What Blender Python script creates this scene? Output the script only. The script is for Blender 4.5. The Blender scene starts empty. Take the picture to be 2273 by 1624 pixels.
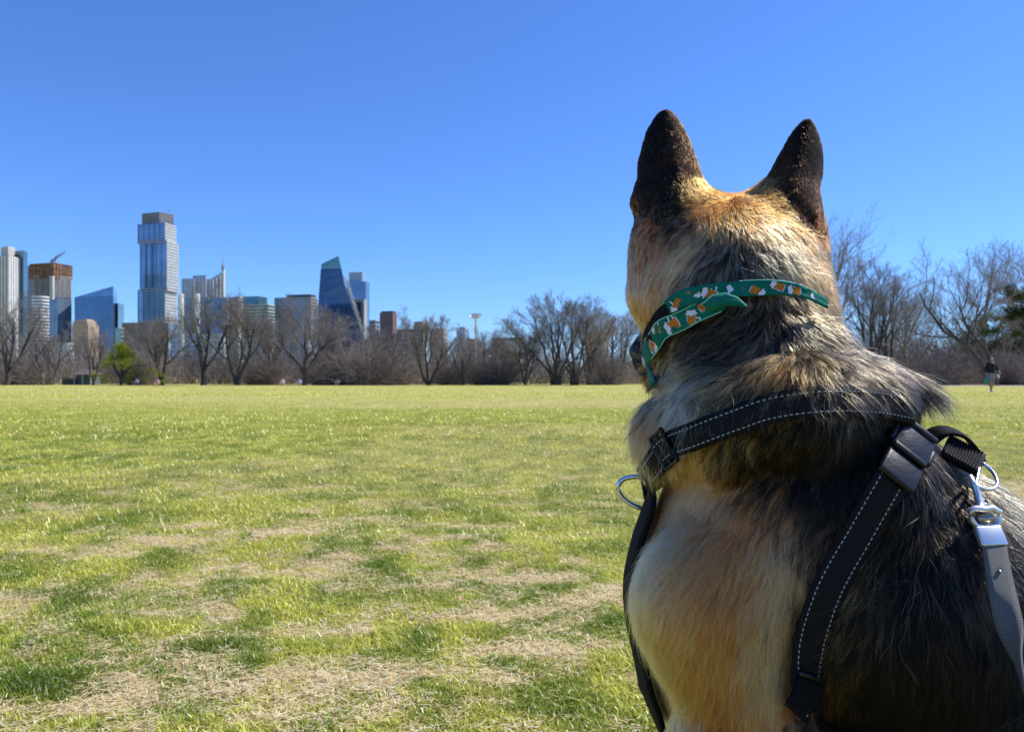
import bpy, bmesh, math, random
import numpy as np
from mathutils import Vector, Matrix, kdtree
from mathutils.bvhtree import BVHTree

# ------------------------------------------------------------------ camera, sky, sun, exposure
scene = bpy.context.scene
COL = scene.collection
CAM_H = 0.70
FPX, CX, HY = 1687.0, 1136.5, 837.0          # focal length, centre column and horizon row in a 2273 px wide frame

cam_data = bpy.data.cameras.new('camera')
cam_data.sensor_width = 36.0
cam_data.lens = FPX / 2273.0 * 36.0
cam_data.shift_y = (HY - 812.0) / 2273.0
cam_data.clip_start = 0.05
cam_data.clip_end = 20000.0
cam_data.dof.use_dof = True
cam_data.dof.focus_distance = 0.86
cam_data.dof.aperture_fstop = 14.0
camera = bpy.data.objects.new('camera', cam_data)
camera.location = (0, 0, CAM_H)
camera.rotation_euler = (math.radians(90), 0, 0)
COL.objects.link(camera)
scene.camera = camera

SUN_EL, SUN_AZ = math.radians(50), math.radians(73)   # azimuth clockwise from the view direction (+Y)
world = bpy.data.worlds.new('World')
scene.world = world
world.use_nodes = True
wn = world.node_tree
wn.nodes.clear()
sky = wn.nodes.new('ShaderNodeTexSky')
sky.sky_type = 'NISHITA'
sky.sun_disc = False
sky.sun_elevation = SUN_EL
sky.sun_rotation = SUN_AZ
sky.altitude = 150.0
sky.air_density = 1.0
sky.dust_density = 0.15
sky.ozone_density = 3.5
bg = wn.nodes.new('ShaderNodeBackground')
bg.inputs['Strength'].default_value = 0.115
wo = wn.nodes.new('ShaderNodeOutputWorld')
tint = wn.nodes.new('ShaderNodeMix')                  # clear, deep blue late-winter sky: the whole dome a little bluer
tint.data_type = 'RGBA'; tint.blend_type = 'MULTIPLY'; tint.inputs[0].default_value = 1.0
tint.inputs['B'].default_value = (0.62, 0.95, 1.56, 1)
wn.links.new(sky.outputs[0], tint.inputs['A'])
wn.links.new(tint.outputs['Result'], bg.inputs[0])
wn.links.new(bg.outputs[0], wo.inputs[0])

sun_data = bpy.data.lights.new('sun', 'SUN')
sun_data.energy = 5.0
sun_data.angle = math.radians(0.53)
sun_data.color = (1.0, 0.95, 0.87)
sun = bpy.data.objects.new('sun', sun_data)
sdir = Vector((math.sin(SUN_AZ) * math.cos(SUN_EL), math.cos(SUN_AZ) * math.cos(SUN_EL), math.sin(SUN_EL)))
sun.rotation_euler = sdir.to_track_quat('Z', 'Y').to_euler()
COL.objects.link(sun)

scene.view_settings.view_transform = 'Standard'
scene.view_settings.look = 'None'
scene.view_settings.exposure = 0.12
scene.view_settings.gamma = 1.0
scene.render.engine = 'CYCLES'
scene.cycles.max_bounces = 10
scene.cycles.transparent_max_bounces = 12
scene.cycles.use_denoising = True
try:
    scene.cycles_curves.shape = 'RIBBONS'
    scene.cycles_curves.subdivisions = 2
except Exception:
    pass

# ------------------------------------------------------------------ helpers
def P(px, py, Y):
    """world point that stands at distance Y along the view axis, at a given column and row"""
    return np.array([(px - CX) / FPX * Y, Y, CAM_H + (HY - py) / FPX * Y])

def lin(c):
    """8-bit sRGB colour to linear RGB"""
    c = np.asarray(c, float) / 255.0
    return np.where(c <= 0.04045, c / 12.92, ((c + 0.055) / 1.055) ** 2.4)

def link(name, data, parent=None):
    o = bpy.data.objects.new(name, data)
    COL.objects.link(o)
    if parent is not None:
        o.parent = parent
    return o

def empty(name, loc=(0, 0, 0), rz=0.0):
    o = link(name, None)
    o.location = loc
    o.rotation_euler = (0, 0, rz)
    return o

def tag(o, label=None, cat=None, group=None, kind=None):
    if label: o['label'] = label
    if cat: o['category'] = cat
    if group: o['group'] = group
    if kind: o['kind'] = kind
    return o

def mesh_np(name, verts, faces, mats=(), smooth=True, mat_idx=None):
    """mesh from numpy arrays; faces is one (n,k) array or a list of such arrays"""
    me = bpy.data.meshes.new(name)
    if isinstance(faces, np.ndarray): faces = [faces]
    faces = [np.asarray(f, np.int32) for f in faces if len(f)]
    verts = np.asarray(verts, np.float32)
    me.vertices.add(len(verts))
    me.vertices.foreach_set('co', verts.ravel())
    nl = sum(f.size for f in faces); nf = sum(len(f) for f in faces)
    me.loops.add(nl); me.polygons.add(nf)
    me.loops.foreach_set('vertex_index', np.concatenate([f.ravel() for f in faces]))
    st = []; k = 0
    for f in faces:
        st.append(np.arange(len(f), dtype=np.int32) * f.shape[1] + k); k += f.size
    me.polygons.foreach_set('loop_start', np.concatenate(st))
    if mat_idx is not None:
        me.polygons.foreach_set('material_index', np.asarray(mat_idx, np.int32))
    me.polygons.foreach_set('use_smooth', np.full(nf, bool(smooth)))
    for m in mats: me.materials.append(m)
    me.update(calc_edges=True)
    me.validate()
    return me

def set_color(me, name, rgb, domain='POINT'):
    a = me.attributes.new(name, 'FLOAT_COLOR', domain)
    rgba = np.ones((len(rgb), 4), np.float32); rgba[:, :3] = rgb
    a.data.foreach_set('color', rgba.ravel())

class MB:
    """collects simple shapes and links them as one mesh object"""
    def __init__(s): s.v = []; s.f4 = []; s.f3 = []; s.n = 0
    def add(s, v, f4=None, f3=None):
        v = np.asarray(v, float)
        if f4 is not None: s.f4.append(np.asarray(f4, int) + s.n)
        if f3 is not None: s.f3.append(np.asarray(f3, int) + s.n)
        s.v.append(v); s.n += len(v); return s
    def box(s, x0, x1, y0, y1, z0, z1, M=None):
        v = np.array([(x, y, z) for z in (z0, z1) for y in (y0, y1) for x in (x0, x1)], float)
        if M is not None: v = v @ np.array(M.to_3x3()).T + np.array(M.translation)
        return s.add(v, [(0, 2, 3, 1), (4, 5, 7, 6), (0, 1, 5, 4), (2, 6, 7, 3), (0, 4, 6, 2), (1, 3, 7, 5)])
    def prism(s, poly, z0, z1):
        """poly: counter-clockwise xy list; z1 a number or one height per corner"""
        n = len(poly)
        zt = [z1] * n if np.isscalar(z1) else z1
        v = [(x, y, z0) for x, y in poly] + [(x, y, z) for (x, y), z in zip(poly, zt)]
        f4 = [(i, (i + 1) % n, (i + 1) % n + n, i + n) for i in range(n)]
        s.add(v, f4, [(n, n + i, n + i + 1) for i in range(1, n - 1)])
        return s
    def tube(s, pts, rad, seg=6, cap=True, closed=False, flat=None):
        pts = np.asarray(pts, float); n = len(pts)
        rad = np.full(n, rad) if np.isscalar(rad) else np.asarray(rad, float)
        t = np.gradient(pts, axis=0) if not closed else np.roll(pts, -1, 0) - np.roll(pts, 1, 0)
        t /= np.linalg.norm(t, axis=1, keepdims=True) + 1e-12
        ref = np.array([0, 0, 1.0]) if abs(t[:, 2]).mean() < 0.8 else np.array([0.0, 1, 0])
        u = np.cross(t, ref); u /= np.linalg.norm(u, axis=1, keepdims=True) + 1e-12
        w = np.cross(t, u)
        a = np.arange(seg) * 2 * np.pi / seg
        fl = flat or 1.0
        v = pts[:, None] + rad[:, None, None] * (np.cos(a)[None, :, None] * u[:, None] + fl * np.sin(a)[None, :, None] * w[:, None])
        m = n if closed else n - 1
        i, j = np.meshgrid(np.arange(m), np.arange(seg), indexing='ij')
        i2 = (i + 1) % n; j2 = (j + 1) % seg
        f = np.stack([i * seg + j, i2 * seg + j, i2 * seg + j2, i * seg + j2], -1).reshape(-1, 4)
        f3 = None
        v = v.reshape(-1, 3)
        if cap and not closed:
            v = np.vstack([v, pts[:1], pts[-1:]])
            b = n * seg
            f3 = [(b, (k + 1) % seg, k) for k in range(seg)] + [(b + 1, (n - 1) * seg + k, (n - 1) * seg + (k + 1) % seg) for k in range(seg)]
        return s.add(v, f, f3)
    def build(s, name, mat, parent=None, smooth=False):
        fs = []
        if s.f4: fs.append(np.concatenate(s.f4))
        if s.f3: fs.append(np.concatenate(s.f3))
        me = mesh_np(name, np.concatenate(s.v), fs, [mat] if mat else [], smooth)
        return link(name, me, parent)

MATS = {}
def mat(name, rgb, rough=0.8, metal=0.0, noise=0.0, nscale=5.0, bump=0.0, bscale=60.0, spec=0.5, sheen=0.0, trans=0.0, rgb2=None):
    """procedural material: base colour with noise variation and optional fine relief"""
    if name in MATS: return MATS[name]
    m = bpy.data.materials.new(name); m.use_nodes = True
    nt = m.node_tree; b = nt.nodes['Principled BSDF']
    c = tuple(float(x) for x in rgb)
    b.inputs['Base Color'].default_value = (*c, 1)
    b.inputs['Roughness'].default_value = rough
    b.inputs['Metallic'].default_value = metal
    b.inputs['Specular IOR Level'].default_value = spec
    if sheen: b.inputs['Sheen Weight'].default_value = sheen
    tc = nt.nodes.new('ShaderNodeTexCoord')
    if noise:
        n = nt.nodes.new('ShaderNodeTexNoise'); n.inputs['Scale'].default_value = nscale; n.inputs['Detail'].default_value = 5
        nt.links.new(tc.outputs['Object'], n.inputs['Vector'])
        r = nt.nodes.new('ShaderNodeValToRGB')
        c2 = tuple(float(x) for x in rgb2) if rgb2 is not None else tuple(x * (1 - noise) for x in c)
        r.color_ramp.elements[0].position = 0.3; r.color_ramp.elements[1].position = 0.7
        r.color_ramp.elements[0].color = (*c2, 1)
        r.color_ramp.elements[1].color = (*[min(1, x * (1 + noise * 0.5)) for x in c], 1)
        nt.links.new(n.outputs['Fac'], r.inputs['Fac'])
        nt.links.new(r.outputs['Color'], b.inputs['Base Color'])
    if bump:
        n2 = nt.nodes.new('ShaderNodeTexNoise'); n2.inputs['Scale'].default_value = bscale; n2.inputs['Detail'].default_value = 4
        nt.links.new(tc.outputs['Object'], n2.inputs['Vector'])
        bp = nt.nodes.new('ShaderNodeBump'); bp.inputs['Strength'].default_value = bump; bp.inputs['Distance'].default_value = 0.01
        nt.links.new(n2.outputs['Fac'], bp.inputs['Height'])
        nt.links.new(bp.outputs['Normal'], b.inputs['Normal'])
    MATS[name] = m
    return m

def vnoise(p, scale, seed=0, octaves=3):
    """value noise on 2-D or 3-D points, 0..1"""
    p = np.asarray(p, float) * scale
    out = np.zeros(len(p)); amp = 1.0; tot = 0.0
    for o in range(octaves):
        q = p * (2 ** o) + seed * 17.31 + o * 5.7
        i = np.floor(q).astype(np.int64); f = q - i; f = f * f * (3 - 2 * f)
        D = p.shape[1]; acc = np.zeros(len(p))
        for c in range(2 ** D):
            w = np.ones(len(p)); h = np.full(len(p), 374761393 + seed * 668265263, np.int64)
            for d in range(D):
                b = (c >> d) & 1
                w = w * (f[:, d] if b else 1 - f[:, d])
                h = (h ^ ((i[:, d] + b) * (73856093, 19349663, 83492791)[d])) * 1274126177 & 0x7fffffff
                h = h ^ (h >> 13)
            acc += w * ((h * 1103515245 + 12345 & 0x7fffffff) / 0x7fffffff)
        out += amp * acc; tot += amp; amp *= 0.5
    return out / tot

def sstep(a, b, x):
    t = np.clip((np.asarray(x, float) - a) / (b - a), 0, 1)
    return t * t * (3 - 2 * t)

def catmull(p, n):
    p = np.asarray(p, float); q = np.vstack([2 * p[0] - p[1], p, 2 * p[-1] - p[-2]])
    seg = np.linalg.norm(np.diff(p, axis=0), axis=1); cum = np.concatenate([[0], np.cumsum(seg)])
    s = np.linspace(0, cum[-1], n); i = np.clip(np.searchsorted(cum, s, 'right') - 1, 0, len(p) - 2)
    t = ((s - cum[i]) / np.maximum(seg[i], 1e-9))[:, None]
    p0, p1, p2, p3 = q[i], q[i + 1], q[i + 2], q[i + 3]
    return .5 * (2 * p1 + (p2 - p0) * t + (2 * p0 - 5 * p1 + 4 * p2 - p3) * t ** 2 + (3 * p1 - p0 - 3 * p2 + p3) * t ** 3)

# ------------------------------------------------------------------ field, path, grass
def green_mask(x, y):
    """0 dry straw .. 1 green turf, on the field"""
    p = np.stack([x, y], -1)
    n1 = vnoise(p * np.array([.75, 1.0]), 6.5, 1, 3); n2 = vnoise(p, .7, 2, 2); n3 = vnoise(p * np.array([.5, 1.]), .16, 3, 2); n4 = vnoise(p, 17.0, 4, 2)
    m = n1 * .62 + n2 * .24 + n4 * .36 - .11
    near = sstep(3.6, 2.4, y + (n2 - .5) * 1.6)                   # worn ground close by
    far = sstep(4.0, 6.0, y)
    thr = .362 - .14 * far + .02 * near
    g = sstep(thr - .17, thr + .17, m)
    band = sstep(16, 19, y) * sstep(31, 25, y) * sstep(-.35, .35, np.interp(x, [-30, -8, 2, 20], [-.5, .0, .9, .6]) + (n3 - .5) * 1.6)
    patch = sstep(.62, .75, n3) * sstep(3.5, 6, y) * .5
    right = sstep(3.0, 3.6, y) * sstep(5.6, 4.8, y) * sstep(2.2, 2.9, x) * .8
    g = g * (1 - .38 * band) * (1 - .45 * patch) * (1 - right)
    g = np.where(y > 34, .55 + .25 * n3, g)
    return np.clip(g, 0, 1)

GREEN_A, GREEN_B = lin((120, 144, 36)), lin((230, 226, 100))
STRAW_A, STRAW_B = lin((230, 200, 138)), lin((255, 248, 208))
def field_color(x, y):
    g = green_mask(x, y)[:, None]; p = np.stack([x, y], -1)
    n = vnoise(p, 1.3, 8, 3)[:, None]
    grn = lin((122, 128, 52)) * (1 - n) + lin((174, 170, 82)) * n
    stw = lin((206, 182, 130)) * (1 - n) + lin((238, 216, 164)) * n
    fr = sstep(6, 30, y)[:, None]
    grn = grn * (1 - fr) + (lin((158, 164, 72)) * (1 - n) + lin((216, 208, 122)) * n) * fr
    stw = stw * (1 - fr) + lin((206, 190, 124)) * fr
    return stw * (1 - g) + grn * g

xs = np.concatenate([-np.geomspace(9000, 6.2, 60), np.linspace(-6, 6, 171), np.geomspace(6.2, 9000, 60)])
ys = np.concatenate([-np.geomspace(3000, 1.2, 25), np.linspace(-1, 8, 150), np.geomspace(8.05, 120, 120), np.geomspace(124, 12000, 40)])
gx, gy = np.meshgrid(xs, ys, indexing='ij')
ph = np.stack([gx.ravel(), gy.ravel()], -1)
gz = ((vnoise(ph, 3.0, 5, 2) - .5) * .03 + (vnoise(ph, .25, 6, 2) - .5) * .08) * sstep(60, 20, np.hypot(ph[:, 0], ph[:, 1]))
def ground_z(x, y):
    p = np.stack([x, y], -1)
    return ((vnoise(p, 3.0, 5, 2) - .5) * .03 + (vnoise(p, .25, 6, 2) - .5) * .08) * sstep(60, 20, np.hypot(x, y))
nx, ny = len(xs), len(ys)
i, j = np.meshgrid(np.arange(nx - 1), np.arange(ny - 1), indexing='ij')
gf = np.stack([i * ny + j, (i + 1) * ny + j, (i + 1) * ny + j + 1, i * ny + j + 1], -1).reshape(-1, 4)
gmat = bpy.data.materials.new('turf_soil'); gmat.use_nodes = True
nt = gmat.node_tree; b = nt.nodes['Principled BSDF']; b.inputs['Roughness'].default_value = .95; b.inputs['Specular IOR Level'].default_value = .1
at = nt.nodes.new('ShaderNodeAttribute'); at.attribute_name = 'field_color'
tc = nt.nodes.new('ShaderNodeTexCoord'); nz = nt.nodes.new('ShaderNodeTexNoise'); nz.inputs['Scale'].default_value = 24; nz.inputs['Detail'].default_value = 8; nz.inputs['Roughness'].default_value = .7
nt.links.new(tc.outputs['Object'], nz.inputs['Vector'])
rp = nt.nodes.new('ShaderNodeValToRGB'); rp.color_ramp.elements[0].position = .3; rp.color_ramp.elements[0].color = (.5, .5, .5, 1); rp.color_ramp.elements[1].position = .72; rp.color_ramp.elements[1].color = (1.2, 1.2, 1.15, 1)
nt.links.new(nz.outputs['Fac'], rp.inputs['Fac'])
mx = nt.nodes.new('ShaderNodeMix'); mx.data_type = 'RGBA'; mx.blend_type = 'MULTIPLY'; mx.inputs[0].default_value = 1.0
nt.links.new(at.outputs['Color'], mx.inputs['A']); nt.links.new(rp.outputs['Color'], mx.inputs['B']); nt.links.new(mx.outputs['Result'], b.inputs['Base Color'])
bp = nt.nodes.new('ShaderNodeBump'); bp.inputs['Strength'].default_value = .9; bp.inputs['Distance'].default_value = .03
nt.links.new(nz.outputs['Fac'], bp.inputs['Height']); nt.links.new(bp.outputs['Normal'], b.inputs['Normal'])
gme = mesh_np('field', np.column_stack([ph, gz]), gf, [gmat])
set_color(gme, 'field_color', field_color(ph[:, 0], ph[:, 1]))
tag(link('field', gme), kind='structure')

grng = np.random.default_rng(3)
gm2 = bpy.data.materials.new('grass_blade'); gm2.use_nodes = True; nt = gm2.node_tree; nt.nodes.clear()
out = nt.nodes.new('ShaderNodeOutputMaterial'); at = nt.nodes.new('ShaderNodeAttribute'); at.attribute_name = 'blade_color'
df = nt.nodes.new('ShaderNodeBsdfDiffuse'); tl = nt.nodes.new('ShaderNodeBsdfTranslucent'); ms = nt.nodes.new('ShaderNodeMixShader'); ms.inputs[0].default_value = .34
gl = nt.nodes.new('ShaderNodeBsdfGlossy'); gl.inputs['Roughness'].default_value = .38; gl.inputs['Color'].default_value = (1, 1, 1, 1); ms2 = nt.nodes.new('ShaderNodeMixShader'); ms2.inputs[0].default_value = .045
nt.links.new(at.outputs['Color'], df.inputs['Color']); nt.links.new(at.outputs['Color'], tl.inputs['Color'])
nt.links.new(df.outputs[0], ms.inputs[1]); nt.links.new(tl.outputs[0], ms.inputs[2]); nt.links.new(ms.outputs[0], ms2.inputs[1]); nt.links.new(gl.outputs[0], ms2.inputs[2]); nt.links.new(ms2.outputs[0], out.inputs['Surface'])

def blades(n, y0, y1, width, height, segs, power=1.0, clump=.5):
    """curved grass blades over a wedge of the field; straw lies flat, green turf stands"""
    u = grng.random(n); y = (y0 ** power + u * (y1 ** power - y0 ** power)) ** (1 / power)
    x = (grng.random(n) * 2 - 1) * (.90 * y + .7)
    g = green_mask(x, y)
    tuft = vnoise(np.stack([x, y], -1), 9.0, 14, 2)
    lush0 = np.exp(-(((x + 1.03) / .13) ** 2 + ((y - 1.70) / .06) ** 2)) + .6 * np.exp(-(((x + 1.5) / .16) ** 2 + ((y - 2.45) / .07) ** 2)) + .5 * np.exp(-(((x + .83) / .14) ** 2 + ((y - 1.98) / .05) ** 2))
    isg = grng.random(n) < np.clip(1.2 * lush0 + g * 1.02 - .04 + (tuft - .5) * .25, 0.0, .97)
    keep = (isg | (grng.random(n) < .62)) & ~((x > 16.5) & (y > 57))
    x, y, g, tuft, isg = (a[keep] for a in (x, y, g, tuft, isg)); n = len(x)
    z = ground_z(x, y)
    lush = np.exp(-(((x + 1.03) / .13) ** 2 + ((y - 1.70) / .06) ** 2)) + .6 * np.exp(-(((x + 1.5) / .16) ** 2 + ((y - 2.45) / .07) ** 2)) + .5 * np.exp(-(((x + .83) / .14) ** 2 + ((y - 1.98) / .05) ** 2))
    h = (1 + 1.3 * lush) * height * (.55 + .8 * grng.random(n)) * np.where(isg, .6 + .75 * g * tuft * 1.3, 1.25)
    ang = grng.random(n) * 2 * np.pi
    lean = np.where(isg, .55 + .75 * grng.random(n), 1.15 + .4 * grng.random(n))
    dx, dy = np.cos(ang), np.sin(ang)
    w = width * (.6 + .7 * grng.random(n)) * np.where(isg, 1, .9)
    sa = ang + np.pi / 2 + (grng.random(n) - .5) * 1.2
    sx, sy = np.cos(sa) * w / 2, np.sin(sa) * w / 2
    base = np.stack([x, y, z - .002], -1)
    side = np.stack([sx, sy, np.zeros(n)], -1)
    d1 = np.stack([dx * np.sin(lean * .55), dy * np.sin(lean * .55), np.cos(lean * .55)], -1)
    ll = np.minimum(lean * 1.25, 1.50)
    d2 = np.stack([dx * np.sin(ll), dy * np.sin(ll), np.cos(ll)], -1)
    lift0 = np.where(isg, 0.0, .004 + .012 * grng.random(n))
    base[:, 2] += lift0
    d1 = np.where(isg[:, None], d1, d2 * np.array([1, 1, .5]))
    mid = base + d1 * (h * .5)[:, None]; tip = mid + d2 * (h * .55)[:, None]
    mixv = grng.random(n)[:, None] ** 1.2
    gmix = np.clip(tuft * 1.2 - .15 + (grng.random(n) - .5) * .5, 0, 1)[:, None]
    mot = vnoise(np.stack([x, y], -1) * np.array([1, .6]), 5.0, 15, 3)[:, None]
    gmix = np.clip(gmix * .6 + sstep(.38, .62, mot) * .6 - .08, 0, 1)
    cg = GREEN_A * gmix + GREEN_B * (1 - gmix)
    gmix = np.clip(gmix + .9 * lush[:, None], 0, 1.0)
    cg = GREEN_A * gmix + GREEN_B * (1 - gmix); cg = cg * (1 - .35 * np.clip(lush, 0, 1)[:, None])
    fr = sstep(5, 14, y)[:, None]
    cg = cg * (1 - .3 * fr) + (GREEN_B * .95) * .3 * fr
    cs = STRAW_A * (1 - mixv) + STRAW_B * mixv
    col = np.where(isg[:, None], cg * (.75 + .5 * grng.random(n)[:, None]), cs * (.68 + .45 * grng.random(n)[:, None]))
    if segs == 2:
        v = np.stack([base - side, base + side, mid + side * .8, mid - side * .8, tip], 1)
        k = 5 * np.arange(n)[:, None]
        return v.reshape(-1, 3), k + np.array([[0, 1, 2, 3]]), k + np.array([[3, 2, 4]]), np.repeat(col, 5, 0)
    v = np.stack([base - side, base + side, tip], 1); k = 3 * np.arange(n)[:, None]
    return v.reshape(-1, 3), None, k + np.array([[0, 1, 2]]), np.repeat(col, 3, 0)

gv, g4, g3, gc = [], [], [], []; base_n = 0
for args in ((390000, .55, 3.4, .0031, .020, 2, 1.2), (320000, 3.2, 9.0, .0060, .027, 1, 1.0), (220000, 8.5, 26.0, .013, .040, 1, 1.0), (100000, 25, 66.0, .030, .050, 1, 1.0)):
    v, f4, f3, c = blades(*args)
    gv.append(v); gc.append(c)
    if f4 is not None: g4.append(f4 + base_n)
    g3.append(f3 + base_n); base_n += len(v)
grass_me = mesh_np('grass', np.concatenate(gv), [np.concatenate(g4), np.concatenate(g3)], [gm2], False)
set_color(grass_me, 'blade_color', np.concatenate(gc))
tag(link('grass', grass_me), 'patchy green and straw coloured turf covering the park field', 'grass', kind='stuff')

# pale gravel path at the far right edge of the field
pm = mat('pale_gravel', lin((190, 180, 160)), .95, noise=.3, nscale=3)
pth = MB().prism([(17, 58.5), (80, 58.5), (80, 65.5), (17, 64.5)], -.02, .018).build('gravel_path', pm)
tag(pth, kind='structure')
# bits of pale litter and dry leaves in the turf
leafm = mat('dry_leaf', lin((196, 166, 118)), .8, noise=.2, nscale=40)
for k, (px, py, s) in enumerate(((1020, 1340, .010), (944, 1520, .020), (915, 1385, .009))):
    Y = CAM_H * FPX / (py - HY); x = (px - CX) / FPX * Y; z = float(ground_z(np.array([x]), np.array([Y]))[0]) + .022
    a = np.linspace(0, 2 * np.pi, 9)[:-1]
    pts = [(0, 0, .006)] + [(s * (1 + .25 * math.cos(3 * q + k)) * math.cos(q + k), .55 * s * math.sin(q + k), .008 * math.sin(2 * q)) for q in a]
    o = MB().add(pts, None, [(0, i + 1, (i + 1) % 8 + 1) for i in range(8)]).build('dry_leaf', leafm, None, True); o.location = (x, Y, z)
    lab = ['small pale dry leaf in the turf near the middle of the field', 'largest pale dry leaf lying on straw at the bottom middle of the picture', 'tiny pale dry leaf beside straw patch left of the larger leaves',
           ][k]
    tag(o, lab, 'leaf', 'dry leaves in the turf')
# ------------------------------------------------------------------ skyline
def glass(name, rgb, rough=.08, metal=.35, var=.25, scale=.05):
    return mat(name, rgb, rough, metal, noise=var, nscale=scale, spec=.8)
conc = mat('pale_concrete', (.52, .50, .46), .85, noise=.15, nscale=.1)
white_p = mat('white_panel', (.74, .73, .70), .7, noise=.08, nscale=.1)
grey_p = mat('grey_panel', (.33, .34, .36), .8, noise=.15, nscale=.1)
brown_p = mat('brown_stone', (.30, .245, .21), .9, noise=.15, nscale=.1)
beige_p = mat('beige_stone', (.50, .38, .27), .9, noise=.12, nscale=.1)
dark_p = mat('dark_metal_panel', (.05, .055, .06), .6, noise=.2, nscale=.1)
orange_f = mat('orange_formwork', (.30, .13, .05), .85, noise=.5, nscale=.15, rgb2=(.07, .04, .025))
blue_g = glass('blue_glass', (.13, .26, .46)); sky_g = glass('sky_glass', (.24, .37, .56)); deep_g = glass('deep_blue_glass', (.012, .055, .17), .12, .15)  # blue and sky glass lightened in place of distance haze
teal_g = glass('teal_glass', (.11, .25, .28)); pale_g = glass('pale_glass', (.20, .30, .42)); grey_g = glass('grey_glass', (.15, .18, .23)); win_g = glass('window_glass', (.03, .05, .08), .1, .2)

def hz(py, Y): return CAM_H + (HY - py) / FPX * Y
def X(px, Y): return (px - CX) / FPX * Y

def facade(A, B, z0, z1, floors, cols, bh, bd, vw, vd, slabs, fins, zs=None):
    """floor slabs and vertical fins set proud of a face running from A to B (seen from outside, left to right)"""
    A = np.array(A, float); B = np.array(B, float); d = B - A; L = np.linalg.norm(d); d /= L; n = np.array([d[1], -d[0]])
    def bar(s0, s1, za, zb, out):
        p0, p1 = A + d * s0, A + d * s1
        q = [p0 + n * out, p1 + n * out, p1 - n * .2, p0 - n * .2]
        slabs_or.prism([tuple(x) for x in q], za, zb)
    if floors:
        slabs_or = slabs
        for k in range(floors + 1):
            zc = z0 + (z1 - z0) * k / floors
            bar(-bd * .3, L + bd * .3, zc - bh / 2, zc + bh / 2, bd)
    if cols:
        slabs_or = fins
        for k in range(cols + 1):
            sc = L * k / cols
            bar(sc - vw / 2, sc + vw / 2, z0, z1, vd)

def foot(px0, pxc, px1, Y, da, dc):
    """footprint seen as a front face px0..pxc and a right face pxc..px1"""
    B_ = np.array([X(pxc, Y), Y]); A_ = np.array([X(px0, Y + da), Y + da]); C_ = np.array([X(px1, Y + dc), Y + dc]); D_ = A_ + C_ - B_
    return A_, B_, C_, D_

def block(root, px0, pxc, px1, ytop, Y, da, dc, ybot=842, gl=None, slab=None, fin=None, f=None, c=None, c2=None, bh=.9, bd=.5, vw=.5, vd=.4, slope=None, right=None, name='glass_body'):
    A_, B_, C_, D_ = foot(px0, pxc, px1, Y, da, dc); z0 = max(0.0, hz(ybot, Y)); z1 = hz(ytop, Y)
    top = z1 if slope is None else [hz(s, Y) for s in slope]
    body = MB().prism([tuple(A_), tuple(B_), tuple(C_), tuple(D_)], z0, top).build(name, gl or blue_g, root)
    sm, fm, rm = MB(), MB(), MB()
    zt = z1 if slope is None else min(top)
    if f is None: f = max(2, int(round((zt - z0) / 3.8)))
    if slab: 
        facade(A_, B_, z0, zt, f, 0, bh, bd, vw, vd, sm, fm)
        facade(B_, C_, z0, zt, f, 0, bh, bd, vw, vd, rm if right else sm, fm)
    if c: facade(A_, B_, z0, zt, 0, c, bh, bd, vw, vd, sm, fm)
    if c2: facade(B_, C_, z0, zt, 0, c2, bh, bd, vw, vd, sm, fm if not right else rm)
    for m_, nm, mt in ((sm, 'floor_slabs', slab), (fm, 'facade_fins', fin or slab), (rm, 'balcony_slabs', right)):
        if m_.n: tag(m_.build(nm, mt, root), kind='stuff')
    return A_, B_, C_, D_, z0, z1

def building(name, label, Y, px): 
    o = empty(name, (0, 0, 0)); tag(o, label, 'building', 'skyline buildings'); return o

# tall white and teal tower at the left edge
b = building('apartment_tower', 'white ribbed tower with teal glass flank at the left edge of the skyline', 850, 20)
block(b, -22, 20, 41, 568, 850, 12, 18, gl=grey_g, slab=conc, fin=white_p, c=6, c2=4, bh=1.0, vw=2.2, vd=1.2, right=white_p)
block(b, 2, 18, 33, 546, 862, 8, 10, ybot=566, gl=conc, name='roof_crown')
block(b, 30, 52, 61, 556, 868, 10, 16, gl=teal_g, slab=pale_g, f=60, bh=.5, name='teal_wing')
# grey slab behind
b = building('grey_slab_tower', 'grey balcony tower tucked behind the construction tower', 1020, 66)
block(b, 55, 74, 82, 590, 1020, 10, 10, gl=grey_g, slab=grey_p, fin=conc, c=5, c2=2, bh=1.2, bd=1.0)
# tower under construction
b = building('unfinished_tower', 'unfinished concrete tower wrapped in orange formwork with a crane on top', 1000, 110)
A_, B_, C_, D_, z0, z1 = block(b, 78, 118, 156, 612, 1000, 10, 22, ybot=664, gl=dark_p, slab=conc, f=13, fin=grey_p, c=3, c2=3, bh=.8, bd=2.6, vw=.8, vd=1.4, name='concrete_core')
block(b, 66, 118, 160, 583, 1000 - 4, 14, 28, ybot=616, gl=orange_f, slab=brown_p, f=3, c=7, c2=6, bh=.4, bd=.6, fin=dark_p, vw=.5, name='formwork_screen')
block(b, 110, 117, 121, 612, 985, 3, 4, ybot=664, gl=conc, name='hoist_shaft')
block(b, 84, 128, 158, 660, 990, 8, 20, gl=pale_g, slab=grey_p, f=44, bh=.4, fin=blue_g, c=6, c2=4, name='glass_podium')
cr = MB(); yc = 1000; t0 = (X(115, yc), yc + 8, hz(583, yc)); t1 = (X(115, yc), yc + 8, hz(567, yc))
cr.tube([t0, t1], 1.2, 4); cr.tube([(X(107, yc), yc + 8, hz(577, yc)), (X(138, yc), yc + 8, hz(556, yc))], [1.4, .7], 4); cr.tube([t1, (X(126, yc), yc + 8, hz(562, yc))], .5, 4); cr.box(X(105, yc), X(110, yc), yc + 6, yc + 10, hz(580, yc), hz(575, yc))
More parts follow.
